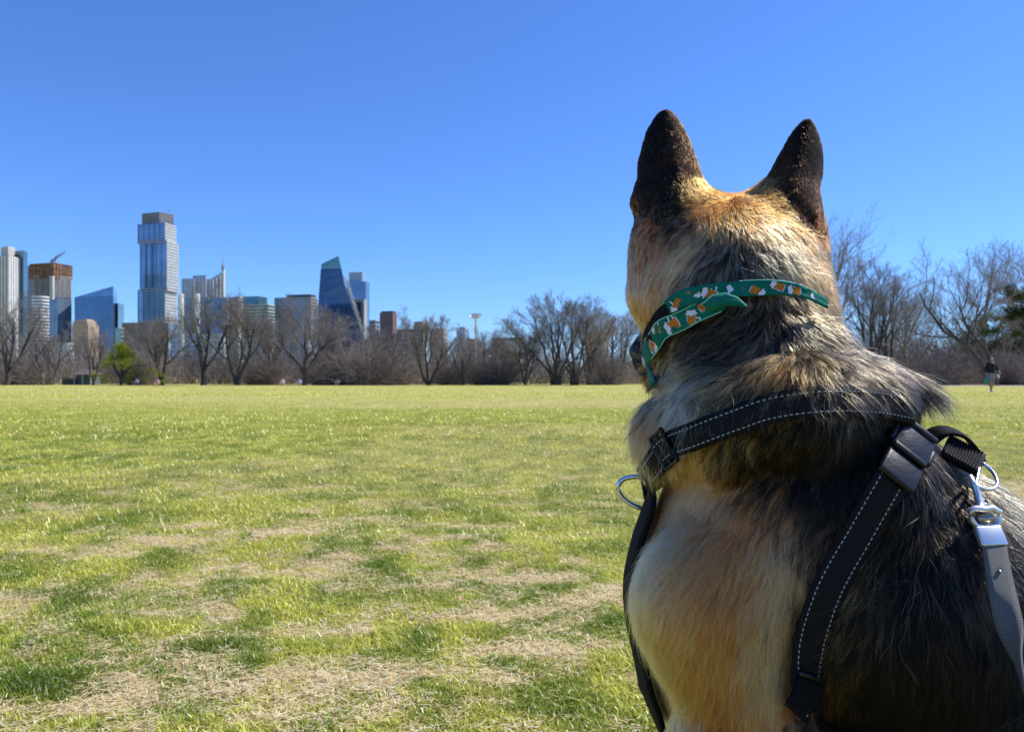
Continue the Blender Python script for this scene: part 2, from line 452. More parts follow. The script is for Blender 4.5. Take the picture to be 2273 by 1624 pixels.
cr.build('crane', mat('crane_paint', (.25, .33, .40), .6), b)
# white rounded tower in front
b = building('white_round_tower', 'narrow white rounded tower below the unfinished concrete tower', 860, 92)
cx_, r_ = X(90, 860), (X(105, 860) - X(75, 860)) / 2; z1 = hz(658, 860)
rp_ = [(cx_ + r_ * math.cos(a), 860 + r_ * math.sin(a)) for a in np.linspace(0, 2 * np.pi, 25)[:-1]]
MB().prism(rp_, 0, z1).build('glass_body', grey_g, b)
sl = MB()
for k in range(24): sl.prism([(cx_ + (r_ + .9) * math.cos(a), 860 + (r_ + .9) * math.sin(a)) for a in np.linspace(0, 2 * np.pi, 25)[:-1]], z1 - k * 3.7 - 1.7, z1 - k * 3.7)
tag(sl.build('balcony_rings', white_p, b), kind='stuff')
# beige stepped building
b = building('beige_office', 'low beige stone office block with arched roof left of the blue glass wedge', 800, 190)
block(b, 162, 196, 217, 722, 800, 8, 12, gl=win_g, slab=beige_p, f=12, fin=beige_p, c=12, c2=8, bh=2.0, bd=.6, vw=1.4, vd=.7)
for k, (w, y0, y1) in enumerate(((.98, 722, 715), (.90, 715, 711), (.72, 711, 708))):
    m_ = 190 - 2
    block(b, m_ - 27 * w, m_ + 6 * w, m_ + 27 * w, y1, 806, 8, 10, ybot=y0, gl=beige_p, name='roof_tier')
# blue glass wedge
b = building('blue_glass_wedge', 'blue glass office building with a slanting roof beside the tallest tower', 980, 215)
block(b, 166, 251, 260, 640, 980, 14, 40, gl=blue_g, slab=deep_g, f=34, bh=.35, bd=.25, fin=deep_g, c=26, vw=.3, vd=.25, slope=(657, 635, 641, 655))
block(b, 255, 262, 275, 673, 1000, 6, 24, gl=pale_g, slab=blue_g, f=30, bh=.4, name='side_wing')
# tallest tower, stacked and shifted blocks
b = building('stacked_glass_tower', 'tallest glass tower of stacked shifted blocks with bright right side', 950, 350)
block(b, 316, 354, 385, 471, 962, 10, 16, ybot=496, gl=mat('crown_louvre', (.17, .16, .15), .8, noise=.25, nscale=.2), slab=grey_p, f=5, fin=grey_p, c=12, c2=8, bh=.5, vw=.6, name='crown')
for (p0, pc, p1, yt, yb) in ((307, 366, 389, 495, 535), (312, 370, 394, 535, 642), (307, 366, 391, 642, 714)):
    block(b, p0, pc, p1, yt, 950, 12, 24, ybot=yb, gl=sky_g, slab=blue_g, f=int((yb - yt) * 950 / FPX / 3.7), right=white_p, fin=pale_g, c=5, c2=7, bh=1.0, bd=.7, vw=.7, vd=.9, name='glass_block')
    zz = hz(yb, 950); A_, B_, C_, D_ = foot(p0, pc, p1, 950, 12, 24)
    fm = MB(); facade(A_, B_, zz - 1.2, zz + 1.6, 1, 0, 1.4, 1.0, 0, 0, fm, fm); facade(B_, C_, zz - 1.2, zz + 1.6, 1, 0, 1.4, 1.2, 0, 0, fm, fm); fm.build('transfer_band', grey_p, b)
A_, B_, C_, D_ = foot(312, 370, 394, 950, 12, 24)
sh = MB()
for t in (.22, .48):
    q = A_ + (B_ - A_) * t; n_ = np.array([(B_ - A_)[1], -(B_ - A_)[0]]); n_ /= np.linalg.norm(n_); dd = (B_ - A_) / np.linalg.norm(B_ - A_)
    for k in range(16):
        za = hz(642, 950) + k * 3.75 + .8
        sh.prism([tuple(q + n_ * .35 - dd * 1.6), tuple(q + n_ * .35 + dd * 1.6), tuple(q + dd * 1.6), tuple(q - dd * 1.6)], za, za + 2.2)
tag(sh.build('window_slots', win_g, b), kind='stuff')
MB().tube([(X(375, 965), 965, hz(471, 965)), (X(375, 965), 965, hz(464, 965))], .5, 5).build('mast', grey_p, b)
# low brown block under it
b = building('brown_hotel_block', 'low brown ribbed block in front of the tallest tower', 760, 318)
block(b, 273, 362, 372, 716, 760, 10, 14, gl=win_g, slab=brown_p, f=14, fin=brown_p, c=24, c2=4, bh=1.2, vw=1.2, vd=.9)
b = building('dark_glass_box', 'small dark glass box at the foot of the blue wedge', 740, 268)
block(b, 256, 268, 274, 728, 740, 6, 8, gl=teal_g, slab=conc, f=12, bh=.6)
# stepped white tower with spire
b = building('stepped_white_tower', 'pale stepped tower with a pointed spire right of the tallest tower', 1150, 450)
for (p0, p1, yt) in ((405, 432, 619), (430, 458, 612), (456, 474, 620), (472, 482, 616), (480, 490, 611), (488, 494, 606)):
    block(b, p0, p1 - 1.2, p1, yt, 1150 + .3 * (p0 - 400), 2, 14, ybot=668, gl=pale_g, slab=mat('cool_panel', (.50, .54, .60), .7), f=None, fin=MATS['cool_panel'] if 'cool_panel' in MATS else None, c=max(2, int((p1 - p0) / 6)), bh=1.6, bd=.5, vw=2.2, vd=.8, name='stepped_bay')
block(b, 493, 496.5, 500, 597, 1150, 4, 8, ybot=668, gl=conc, slab=None, name='lit_pier')
MB().prism([(X(491.5, 1154), 1154), (X(497.5, 1154), 1154), (X(497.5, 1160), 1160), (X(491.5, 1160), 1160)], hz(600, 1154), hz(590, 1154)).build('spire_base', grey_p, b)
MB().tube([(X(494.5, 1156), 1156, hz(592, 1154)), (X(494.5, 1156), 1156, hz(583, 1154)), (X(494.5, 1156), 1156, hz(571, 1154))], [1.8, .9, .25], 6).build('spire', grey_p, b)
# wide blue glass block behind the trees
b = building('wide_blue_block', 'wide blue glass block with white stair cylinders behind the bare trees', 760, 450)
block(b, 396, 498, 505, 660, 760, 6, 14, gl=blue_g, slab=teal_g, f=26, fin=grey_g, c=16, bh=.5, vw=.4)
for px_ in (401, 437): 
    yb = 654; c0 = X(px_, 752); MB().tube([(c0, 753, 0), (c0, 753, hz(yb, 752)), (c0, 753, hz(yb - 2, 752))], [2.6, 2.6, 2.0], 14).build('stair_cylinder', white_p, b)
b = building('podium_glass_block', 'low pale glass podium with a lit white corner behind the bare trees', 600, 430)
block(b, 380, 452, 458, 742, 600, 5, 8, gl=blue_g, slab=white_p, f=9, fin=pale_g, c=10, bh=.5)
block(b, 402, 406, 409, 742, 597, 1, 2, gl=white_p, name='corner_pier')
# grey slab, banded teal block, brown topped block
b = building('grey_end_wall_block', 'plain grey end-wall block between the two blue glass blocks', 780, 523)
block(b, 508, 528, 538, 658, 780, 5, 14, gl=grey_p, slab=None, right=conc, f=24, fin=None, name='end_wall'); A_, B_, C_, D_ = foot(508, 528, 538, 780, 5, 14)
sm = MB(); facade(B_, C_, 0, hz(658, 780), 24, 0, 1.4, .8, 0, 0, sm, sm); tag(sm.build('balcony_slabs', conc, b), kind='stuff')
b = building('banded_teal_block', 'teal glass block with pale horizontal bands and setback top', 800, 570)
block(b, 537, 574, 592, 657, 812, 6, 16, ybot=686, gl=teal_g, slab=None, fin=teal_g, c=9, c2=5, name='setback_top')
block(b, 537, 595, 609, 676, 800, 6, 14, gl=teal_g, slab=conc, f=22, bh=1.2, bd=.6, right=conc)
b = building('brown_blue_block', 'broad grey-blue block with stone piers left of the sail-shaped tower', 820, 655)
block(b, 611, 690, 703, 660, 820, 8, 16, gl=pale_g, slab=grey_p, f=24, fin=brown_p, c=12, c2=4, bh=1.0, vw=1.2, vd=.7)
block(b, 636, 690, 701, 653, 824, 6, 12, ybot=661, gl=dark_p, name='roof_plant')
# sail-shaped tower
b = building('sail_shaped_tower', 'dark blue sail-shaped glass tower with a slanted pale crown', 900, 755)
Ys = 900
prof = [(596, 758), (612, 761), (629, 764), (655, 773), (690, 784), (730, 795), (762, 808), (800, 815), (842, 820)]
lft = lambda y: np.interp(y, [568, 585, 664, 842], [711, 711, 705, 697])
mb = MB(); n0 = len(prof)
vs = []
for y, r in prof:
    z = max(0, hz(y, Ys)); vs += [(X(lft(y), Ys), Ys + 4, z), (X(r, Ys), Ys, z), (X(r + 1, Ys + 30), Ys + 30, z), (X(lft(y) + 2, Ys + 34), Ys + 34, z)]
f4 = []
for k in range(n0 - 1):
    for q in range(4): f4.append((4 * (k + 1) + q, 4 * (k + 1) + (q + 1) % 4, 4 * k + (q + 1) % 4, 4 * k + q))
f4.append((0, 1, 2, 3))
mb.add(vs, f4).build('glass_body', deep_g, b)
z9 = hz(596.5, Ys)
vt = [(X(711, Ys), Ys + 4, z9), (X(758, Ys), Ys, z9), (X(759, Ys + 30), Ys + 30, z9), (X(713, Ys + 34), Ys + 34, z9), (X(711.5, Ys), Ys + 4, hz(585, Ys)), (X(751, Ys), Ys, hz(568, Ys)), (X(752, Ys + 30), Ys + 30, hz(570, Ys)), (X(713, Ys + 34), Ys + 34, hz(586, Ys))]
MB().add(vt, [(0, 1, 5, 4), (1, 2, 6, 5), (2, 3, 7, 6), (3, 0, 4, 7), (4, 5, 6, 7)]).build('slanted_crown', teal_g, b)
rb, fl_ = MB(), MB()
for k, y in enumerate(np.arange(602, 800, 5.6)):
    r = np.interp(y, [p[0] for p in prof], [p[1] for p in prof]); z = hz(y, Ys)
    if y > 612: rb.box(X(r - 1.0, Ys), X(r + 2.6 + .9 * math.sin(k * 2.1), Ys), Ys + 3, Ys + 26, z - .4, z + .4)
    fl_.prism([(X(lft(y), Ys), Ys + 3.7), (X(r, Ys), Ys - .3), (X(r, Ys), Ys + 1), (X(lft(y), Ys), Ys + 5)], z - .12, z + .12)
tag(rb.build('terrace_slabs', grey_p, b), kind='stuff'); tag(fl_.build('floor_lines', blue_g, b), kind='stuff')
# tower behind it
b = building('blue_tower_behind_sail', 'blue grey tower with raised centre just behind the sail-shaped tower', 1120, 796)
block(b, 770, 812, 820, 625, 1120, 8, 20, gl=blue_g, slab=blue_g, f=40, bh=.8, fin=grey_p, c=8)
block(b, 775, 803, 809, 604, 1126, 6, 12, ybot=626, gl=pale_g, slab=conc, f=6, fin=None, name='raised_centre')
b = building('beige_portal_block', 'beige framed block at the foot of the sail-shaped tower', 980, 795)
block(b, 783, 808, 815, 664, 980, 4, 10, gl=grey_p, slab=None, name='stone_frame'); block(b, 788, 801, 802, 670, 976, 2, 2, gl=win_g, name='glazed_bay')
b = building('grey_low_block', 'small grey block between the sail tower and the brick tower', 900, 831)
block(b, 820, 834, 842, 711, 900, 5, 9, gl=win_g, slab=conc, f=14, fin=conc, c=4, bh=1.0, right=conc)
b = building('brick_tower', 'slim red brown brick tower right of the sail-shaped tower', 860, 860)
block(b, 843, 872, 881, 693, 860, 6, 12, gl=mat('red_brown_brick', (.16, .095, .08), .9, noise=.2, nscale=.3), slab=None, name='brick_body'); block(b, 846, 872, 879, 690, 862, 4, 8, ybot=695, gl=dark_p, name='roof_plant')
A_, B_, C_, D_ = foot(843, 872, 881, 860, 6, 12); sm = MB(); facade(A_, B_, 2, hz(697, 860), 18, 0, 1.2, .15, 0, 0, sm, sm); tag(sm.build('window_rows', win_g, b), kind='stuff')
b = building('long_brown_block', 'long low brown block with a raised lift tower beyond the trees', 700, 915)
block(b, 881, 940, 947, 730, 700, 4, 10, gl=brown_p, slab=None, name='stone_body'); block(b, 920, 938, 944, 713, 702, 4, 6, ybot=731, gl=brown_p, name='lift_tower')
A_, B_, C_, D_ = foot(881, 940, 947, 700, 4, 10); sm = MB(); facade(A_, B_, 3, hz(733, 700), 9, 0, 1.3, .12, 0, 0, sm, sm); tag(sm.build('window_rows', win_g, b), kind='stuff')
b = building('grey_brown_block', 'grey brown flat-roofed block behind the middle trees', 680, 973)
block(b, 954, 984, 992, 730, 680, 4, 10, gl=grey_p, slab=brown_p, f=10, fin=None, bh=1.6)
b = building('domed_grey_block', 'small grey block with a stepped top left of the lamp mast', 640, 1028)
block(b, 1014, 1032, 1040, 730, 640, 4, 8, gl=pale_g, slab=grey_p, f=10, bh=1.2, name='tower_body'); block(b, 1020, 1030, 1035, 725, 642, 3, 4, ybot=731, gl=grey_p, name='roof_cap')
block(b, 1036, 1064, 1077, 752, 636, 4, 8, gl=brown_p, slab=None, slope=(748, 756, 766, 752), name='sloping_wing')
b = building('dark_teal_pavilion', 'low dark block with a flat teal roof left of the big bare trees', 420, 1120)
block(b, 1093, 1148, 1158, 754, 420, 4, 8, gl=grey_p, slab=None, name='wall'); block(b, 1091, 1148, 1160, 749, 418, 4, 10, ybot=754, gl=mat('teal_roof', (.06, .10, .12), .6, noise=.2, nscale=.2), name='roof')
b = building('brown_block_behind_trees', 'brown block half hidden behind the big bare trees', 500, 1325)
block(b, 1298, 1340, 1350, 737, 500, 4, 8, gl=brown_p, slab=grey_p, f=8, bh=1.0)
# lamp mast
lm = empty('lamp_mast', (X(1056, 190), 190, 0)); tag(lm, 'tall pale lamp mast rising above the trees in the middle', 'lamp mast')
zt = hz(705, 190); steelp = mat('galvanised_steel', (.55, .58, .6), .45, .6)
MB().tube([(0, 0, 0), (0, 0, zt * .5), (0, 0, zt)], [.36, .30, .22], 10).build('mast', steelp, lm, True)
MB().box(-1.15, 1.15, -.2, .2, zt - .15, zt + .15).build('crossarm', steelp, lm)
for k, xx in enumerate((-.85, -.3, .3, .95)):
    MB().tube([(xx, -.1, zt + .15), (xx, -.25, zt + .45), (xx, -.45, zt + .55)], [.25, .48, .55], 10).build('lamp_head', white_p if k == 3 else steelp, lm, True)

# lower blocks that show between the trees
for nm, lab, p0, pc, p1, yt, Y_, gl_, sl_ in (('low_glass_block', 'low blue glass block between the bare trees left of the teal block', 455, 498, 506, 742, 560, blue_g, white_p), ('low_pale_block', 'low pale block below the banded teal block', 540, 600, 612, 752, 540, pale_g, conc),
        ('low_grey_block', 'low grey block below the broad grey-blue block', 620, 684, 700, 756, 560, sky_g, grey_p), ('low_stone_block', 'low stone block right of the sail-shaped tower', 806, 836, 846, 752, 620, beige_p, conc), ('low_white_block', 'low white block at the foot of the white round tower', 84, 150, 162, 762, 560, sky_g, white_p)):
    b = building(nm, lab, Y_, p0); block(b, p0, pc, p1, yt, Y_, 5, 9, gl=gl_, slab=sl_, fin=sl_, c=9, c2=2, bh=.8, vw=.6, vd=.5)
# ------------------------------------------------------------------ trees
def tubes(paths, radii, seg):
    """many polylines with the same number of points as one set of tubes"""
    paths = np.asarray(paths, float); radii = np.asarray(radii, float); Bn, n = paths.shape[:2]
    t = np.gradient(paths, axis=1); t /= np.linalg.norm(t, axis=2, keepdims=True) + 1e-9
    ref = np.where(np.abs(t[..., 2:3]) > .85, np.array([1., 0, 0]), np.array([0, 0, 1.]))
    u = np.cross(t, ref); u /= np.linalg.norm(u, axis=2, keepdims=True) + 1e-9; w = np.cross(t, u)
    a = np.arange(seg) * 2 * np.pi / seg
    v = paths[:, :, None] + radii[:, :, None, None] * (np.cos(a)[:, None] * u[:, :, None] + np.sin(a)[:, None] * w[:, :, None])
    b_, i, j = np.meshgrid(np.arange(Bn), np.arange(n - 1), np.arange(seg), indexing='ij'); j2 = (j + 1) % seg
    k = b_ * n * seg
    f = np.stack([k + i * seg + j, k + i * seg + j2, k + (i + 1) * seg + j2, k + (i + 1) * seg + j], -1).reshape(-1, 4)
    return v.reshape(-1, 3), f

def unit(v): return v / (np.linalg.norm(v, axis=-1, keepdims=True) + 1e-9)
def grow_paths(r, base, dirs, lens, r0, r1, n, wob, trop):
    """batch of wobbling branches"""
    Bn = len(base); p = np.zeros((Bn, n, 3)); p[:, 0] = base; d = unit(dirs)
    for k in range(1, n):
        d = unit(d + wob * r.standard_normal((Bn, 3)) + np.array([0, 0, trop]))
        p[:, k] = p[:, k - 1] + d * (lens / (n - 1))[:, None]
    rad = r0[:, None] + (r1 - r0)[:, None] * np.linspace(0, 1, n)[None]
    return p, rad

def spawn(r, paths, rad, per, f0, ang, lenf, taper, lens):
    """children along parents"""
    Bn, n = paths.shape[:2]
    idx = np.repeat(np.arange(Bn), per); f = f0 + (1 - f0) * ((np.tile(np.arange(per), Bn) + r.random(Bn * per)) / per)
    x = f * (n - 1); i = np.minimum(x.astype(int), n - 2); t = (x - i)[:, None]
    p = paths[idx, i] * (1 - t) + paths[idx, i + 1] * t
    d = unit(paths[idx, i + 1] - paths[idx, i])
    rr = rad[idx, i] * (1 - t[:, 0]) + rad[idx, i + 1] * t[:, 0]
    side = unit(np.cross(d, r.standard_normal((len(idx), 3))))
    a = ang * (.6 + .7 * r.random(len(idx)))[:, None]
    nd = d * np.cos(a) + side * np.sin(a)
    L = lens[idx] * lenf * (1.15 - .6 * f) * (.7 + .6 * r.random(len(idx)))
    return p, nd, L, rr * taper

bark = mat('bark', (.075, .06, .052), .95, noise=.4, nscale=1.5)  # bark colour darkened to stand for backlit trunks
bark_pale = mat('pale_bark', (.30, .26, .215), .95, noise=.4, nscale=1.2, rgb2=(.14, .115, .09))
twig_m = mat('twig', (.25, .22, .205), .95, noise=.3, nscale=.6)
twig_pale = mat('pale_twig', (.32, .275, .225), .95, noise=.3, nscale=.6)

def make_tree(seed, H, stems, limb_n=6, lim_ang=.75, dens=1.0, crown_f=.35, wob=.13):
    """bare tree: stems = list of (polyline, base radius, tip radius); returns meshes of trunk and crown"""
    r = np.random.default_rng(seed)
    n = 9
    P0, R0 = [], []
    for pl, ra, rb in stems:
        P0.append(catmull(np.array(pl, float), n)); R0.append((np.linspace(1, 0, n) ** .8 * (ra - rb) + rb) * .78)
    P0 = np.array(P0); R0 = np.array(R0); P0[:, 1:] += r.standard_normal(P0[:, 1:].shape) * H * .006
    R0[:, 0] *= 1.25
    lens0 = np.full(len(P0), H * .55)
    b1 = spawn(r, P0, R0, limb_n, crown_f, lim_ang, 1.0, .62, lens0)
    P1, R1 = grow_paths(r, b1[0], b1[1], b1[2], b1[3], b1[3] * .3, 7, wob, .13)
    b2 = spawn(r, P1, R1, 6, .15, .62, .56, .55, b1[2]); P2, R2 = grow_paths(r, b2[0], b2[1], b2[2], np.maximum(b2[3], .018), np.maximum(b2[3] * .35, .009), 5, wob * 1.2, .07)
    b3 = spawn(r, P2, R2, int(6 * dens), .10, .62, .62, .6, b2[2]); P3, R3 = grow_paths(r, b3[0], b3[1], b3[2], np.maximum(b3[3], .012), np.full(len(b3[0]), .0075), 4, wob * 1.4, .06)
    b4 = spawn(r, P3, R3, int(5 * dens), .1, .6, .72, .7, b3[2]); P4, R4 = grow_paths(r, b4[0], b4[1], np.maximum(b4[2], .25), np.full(len(b4[0]), .0075), np.full(len(b4[0]), .004), 3, wob * 1.5, .05)
    tv, tf = [], []; k = 0
    for p_, q_, s_ in ((P0, R0, 8), (P1, R1, 6)):
        v, f = tubes(p_, q_, s_); tv.append(v); tf.append(f + k); k += len(v)
    cv, cf = [], []; k = 0
    for p_, q_, s_ in ((P2, R2, 4), (P3, R3, 3), (P4, R4, 3)):
        v, f = tubes(p_, q_, s_); cv.append(v); cf.append(f + k); k += len(v)
    return (np.concatenate(tv), np.concatenate(tf)), (np.concatenate(cv), np.concatenate(cf))

TREE_KIND = {}
def tree_meshes(key, *a, pale=False, **k):
    t, c = make_tree(*a, **k)
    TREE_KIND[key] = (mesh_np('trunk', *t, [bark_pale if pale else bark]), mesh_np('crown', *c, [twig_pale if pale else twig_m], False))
# forms, one unit metre, about 9 m tall
tree_meshes('fork', 1, 9, [([(0, 0, 0), (.05, 0, 1.2), (-.3, .1, 3.2), (-.9, .3, 6.5)], .34, .05), ([(0, 0, .8), (.5, -.1, 2.0), (1.5, .2, 4.0), (2.4, .3, 6.6)], .26, .05), ([(0, .05, 1.1), (.1, .4, 2.6), (.3, .8, 5.0), (.2, .9, 7.6)], .22, .05)])
tree_meshes('vee', 2, 9, [([(0, 0, 0), (-.4, .1, 1.3), (-1.0, .2, 3.2), (-1.3, .1, 7.0)], .30, .05), ([(.05, 0, 0), (.5, .1, 1.4), (1.3, -.2, 3.2), (2.0, -.2, 6.6)], .30, .05), ([(0, .1, .4), (.1, .6, 2.2), (.2, 1.2, 5.6)], .18, .05)])
tree_meshes('round', 3, 9, [([(0, 0, 0), (0, 0, 1.6), (.1, .1, 3.6), (0, 0, 7.2)], .36, .06), ([(0, 0, 1.4), (-.8, .3, 2.6), (-2.0, .6, 4.2), (-2.8, .8, 6.2)], .22, .05), ([(0, 0, 1.4), (.9, -.3, 2.8), (2.0, -.4, 4.4), (3.0, -.2, 6.0)], .22, .05)], dens=1.2)
tree_meshes('upright', 4, 9, [([(0, 0, 0), (.1, 0, 2.0), (.0, .1, 4.6), (.2, 0, 8.2)], .28, .04), ([(0, 0, .6), (-.5, .2, 2.6), (-.8, .3, 5.0), (-1.2, .4, 8.0)], .20, .04), ([(0, 0, .6), (.6, -.1, 2.6), (1.1, 0, 5.0), (1.5, .1, 7.8)], .20, .04)], lim_ang=.5, dens=1.1)
tree_meshes('fan', 15, 8, [([(.1 * x, .1 * y, 0), (.14 * x, .14 * y, 1.2), (.42 * x, .42 * y, 2.6), (x, y, z)], .26 if k == 0 else .17, .04) for k, (x, y, z) in enumerate(((.3, .2, 7.2), (-2.2, .4, 6.8), (2.5, -.2, 6.5), (-4.2, -.3, 5.2), (4.4, .3, 5.0), (-.6, -1.4, 6.6), (.9, 1.6, 6.8)))], limb_n=4, lim_ang=.55, crown_f=.4, dens=1.0, wob=.10)
tree_meshes('low', 5, 6, [([(0, 0, 0), (-.6, .1, 1.0), (-1.2, .2, 2.4), (-1.6, .2, 4.6)], .22, .04), ([(0, 0, 0), (.5, .1, 1.0), (1.0, .1, 2.6), (1.4, .2, 4.8)], .20, .04), ([(0, 0, .2), (.05, .3, 1.6), (.1, .5, 3.4), (.1, .5, 5.2)], .18, .04)], dens=1.2, crown_f=.25)
tree_meshes('lean', 6, 12, [([(0, 0, 0), (-.9, 0, 1.9), (-2.6, .1, 4.1), (-4.6, .2, 5.4), (-5.9, .3, 7.2), (-6.8, .3, 9.0)], .34, .06), ([(.5, .2, 0), (.1, .2, 2.2), (-.8, .3, 4.0), (-2.4, .5, 6.0), (-3.0, .5, 8.6)], .26, .05), ([(-2.4, .1, 4.0), (-2.2, .1, 5.6), (-1.0, .2, 7.2), (.4, .3, 9.4)], .18, .05)], limb_n=5)
tree_meshes('sycamore', 7, 15, [([(0, 0, 0), (.2, 0, 3.4), (-.3, .2, 7.0), (.4, .2, 12.0)], .42, .06), ([(.1, 0, 3.2), (1.4, .2, 5.4), (2.6, .2, 8.0), (4.0, .3, 11.0)], .24, .05), ([(.1, 0, 4.2), (-1.6, .2, 6.2), (-3.2, .3, 8.0), (-4.6, .3, 10.4)], .24, .05)], pale=True, limb_n=7, dens=.9)

TREE_SIZE = {'round': 0.8, 'fork': 0.92, 'vee': 0.94, 'upright': 0.84, 'sycamore': 0.84, 'low': 0.95, 'lean': 0.92, 'fan': 0.86}
def place_tree(key, px, Y, s, rz, label, sz=1.0, group='bare trees along the far edge of the field', name='bare_tree'):
    o = empty(name, (X(px, Y), Y, -.03), rz); s *= TREE_SIZE[key]; o.scale = (s, s, s * sz)
    for me in TREE_KIND[key]: link(me.name, me, o)
    tag(o, label, 'tree', group); return o

NEAR = 'bare trees along the far edge of the field'
place_tree('fork', 16, 66, .82, .2, 'spreading bare tree at the left edge of the picture')
place_tree('low', 112, 72, .85, 1.0, 'low bare tree beside the dark green boxes near the left edge')
place_tree('upright', 207, 68, .55, .5, 'small bare tree beside the little shelter')
place_tree('vee', 360, 68, .72, 2.6, 'bare tree just right of the fresh green tree')
place_tree('fork', 451, 66, .92, .1, 'bare tree with a straight trunk right of the green tree, second to its right')
place_tree('vee', 526, 66, .86, .0, 'bare tree with a wide V-shaped pair of trunks below the teal block')
place_tree('low', 610, 73, .95, 2.0, 'low bare tree left of the broad bare tree under the sail tower')
place_tree('round', 676, 66, .93, .3, 'broad bare tree just left of the sail-shaped tower')
place_tree('upright', 735, 76, .80, 1.5, 'bare tree with fine branches in front of the sail-shaped tower')
place_tree('low', 853, 78, .95, .4, 'low bare tree below the slim brick tower')
place_tree('low', 950, 66, .95, 3.0, 'low forked bare tree in the middle of the tree line')
place_tree('round', 1027, 67, .58, 1.2, 'small round bare tree left of the lamp mast')
place_tree('vee', 1085, 74, .62, 1.0, 'small bare tree between the lamp mast and the big round trees')
place_tree('low', 1165, 70, .8, 4.0, 'leaning low bare tree left of the pair of big round trees')
place_tree('fan', 1234, 68, 1.02, .0, 'left one of the pair of big round bare trees in the middle')
place_tree('fan', 1276, 66, .98, 2.3, 'right one of the pair of big round bare trees in the middle')
place_tree('upright', 1306, 70, .78, .3, 'slim bare tree just right of the big pair of round trees')
place_tree('vee', 1372, 74, .82, .9, 'bare tree partly hidden by the left side of the dog head')
place_tree('upright', 1440, 78, .8, 2.0, 'bare tree mostly hidden behind the dog neck')
place_tree('sycamore', 1846, 92, 1.35, .6, 'tall pale bare tree rising beside the dog right ear', 1.05)
place_tree('upright', 1935, 70, 1.18, .2, 'many-stemmed bare tree right of the dog neck')
place_tree('upright', 1968, 74, 1.16, 2.2, 'second many-stemmed bare tree right of the dog neck')
place_tree('sycamore', 2012, 80, .78, 1.0, 'pale-trunked bare tree behind the dog shoulder')
place_tree('lean', 2203, 62, .92, .0, 'dark leaning bare tree behind the walking person', group=NEAR)
place_tree('sycamore', 2190, 86, 1.0, .2, 'tall pale spreading bare tree behind the leaning tree')
place_tree('sycamore', 2300, 78, 1.05, 3.3, 'tall pale bare tree at the right edge of the picture')
place_tree('round', 2360, 84, 1.3, .4, 'large bare tree just outside the right edge', 1.0)

# leafy trees: many small leaf faces in clumps
def leaf_mesh(seed, clumps, per, size, cols, mname, flat=.6):
    r = np.random.default_rng(seed)
    cs, ns = [], []
    for (c, rad) in clumps:
        d = unit(r.standard_normal((per, 3))); q = r.random(per) ** .45
        cs.append(np.array(c) + d * np.array(rad) * q[:, None])
    c = np.concatenate(cs); n = len(c)
    a = unit(r.standard_normal((n, 3))); b_ = unit(np.cross(a, r.standard_normal((n, 3))))
    s = size * (.6 + .8 * r.random(n))[:, None]
    v = np.stack([c - a * s, c + b_ * s * flat, c + a * s, c - b_ * s * flat], 1).reshape(-1, 3)
    f = np.arange(n * 4).reshape(-1, 4)
    m = MATS.get(mname)
    if m is None:
        m = bpy.data.materials.new(mname); m.use_nodes = True; nt = m.node_tree; nt.nodes.clear()
        o = nt.nodes.new('ShaderNodeOutputMaterial'); at_ = nt.nodes.new('ShaderNodeAttribute'); at_.attribute_name = 'leaf_color'
        d_ = nt.nodes.new('ShaderNodeBsdfDiffuse'); t_ = nt.nodes.new('ShaderNodeBsdfTranslucent'); x_ = nt.nodes.new('ShaderNodeMixShader'); x_.inputs[0].default_value = .4
        nt.links.new(at_.outputs['Color'], d_.inputs['Color']); nt.links.new(at_.outputs['Color'], t_.inputs['Color']); nt.links.new(d_.outputs[0], x_.inputs[1]); nt.links.new(t_.outputs[0], x_.inputs[2]); nt.links.new(x_.outputs[0], o.inputs['Surface'])
        MATS[mname] = m
    me = mesh_np('crown', v, f, [m], False)
    k = r.random(n)[:, None]; cc = np.array(cols[0]) * (1 - k) + np.array(cols[1]) * k
    set_color(me, 'leaf_color', np.repeat(cc, 4, 0)); return me
r = np.random.default_rng(21)
cl = []
for _ in range(60):
    zz = r.random() ** .8; w = 1.75 * (1 - zz) ** .7 + .12
    a_, q_ = r.random() * 6.28, r.random() ** .5
    cl.append(((w * q_ * math.cos(a_), w * q_ * math.sin(a_), .55 + 3.1 * zz), (.42, .42, .5)))
cl += [((1.9 + .45 * k, 0, 1.45 - .12 * k * k), (.45, .4, .28)) for k in range(4)]
o = empty('leafy_tree', (X(268, 67), 67, -.02)); o.scale = (1.25, 1.2, .95); tag(o, 'small fresh green leafy tree among the bare trees at left', 'tree')
link('crown', leaf_mesh(4, cl, 85, .055, (lin((108, 122, 42)), lin((182, 188, 66))), 'fresh_leaf'), o)
tv, tf = tubes(np.array([catmull([(0, 0, 0), (.1, 0, 1.2), (0, .1, 3.2)], 6), catmull([(0, 0, .8), (.8, 0, 1.8), (1.9, 0, 1.8)], 6), catmull([(0, 0, .7), (-.5, .1, 1.7), (-.8, .1, 3.0)], 6)]), np.array([np.linspace(.12, .03, 6)] * 3), 6)
link('trunk', mesh_np('trunk', tv, tf, [bark]), o)
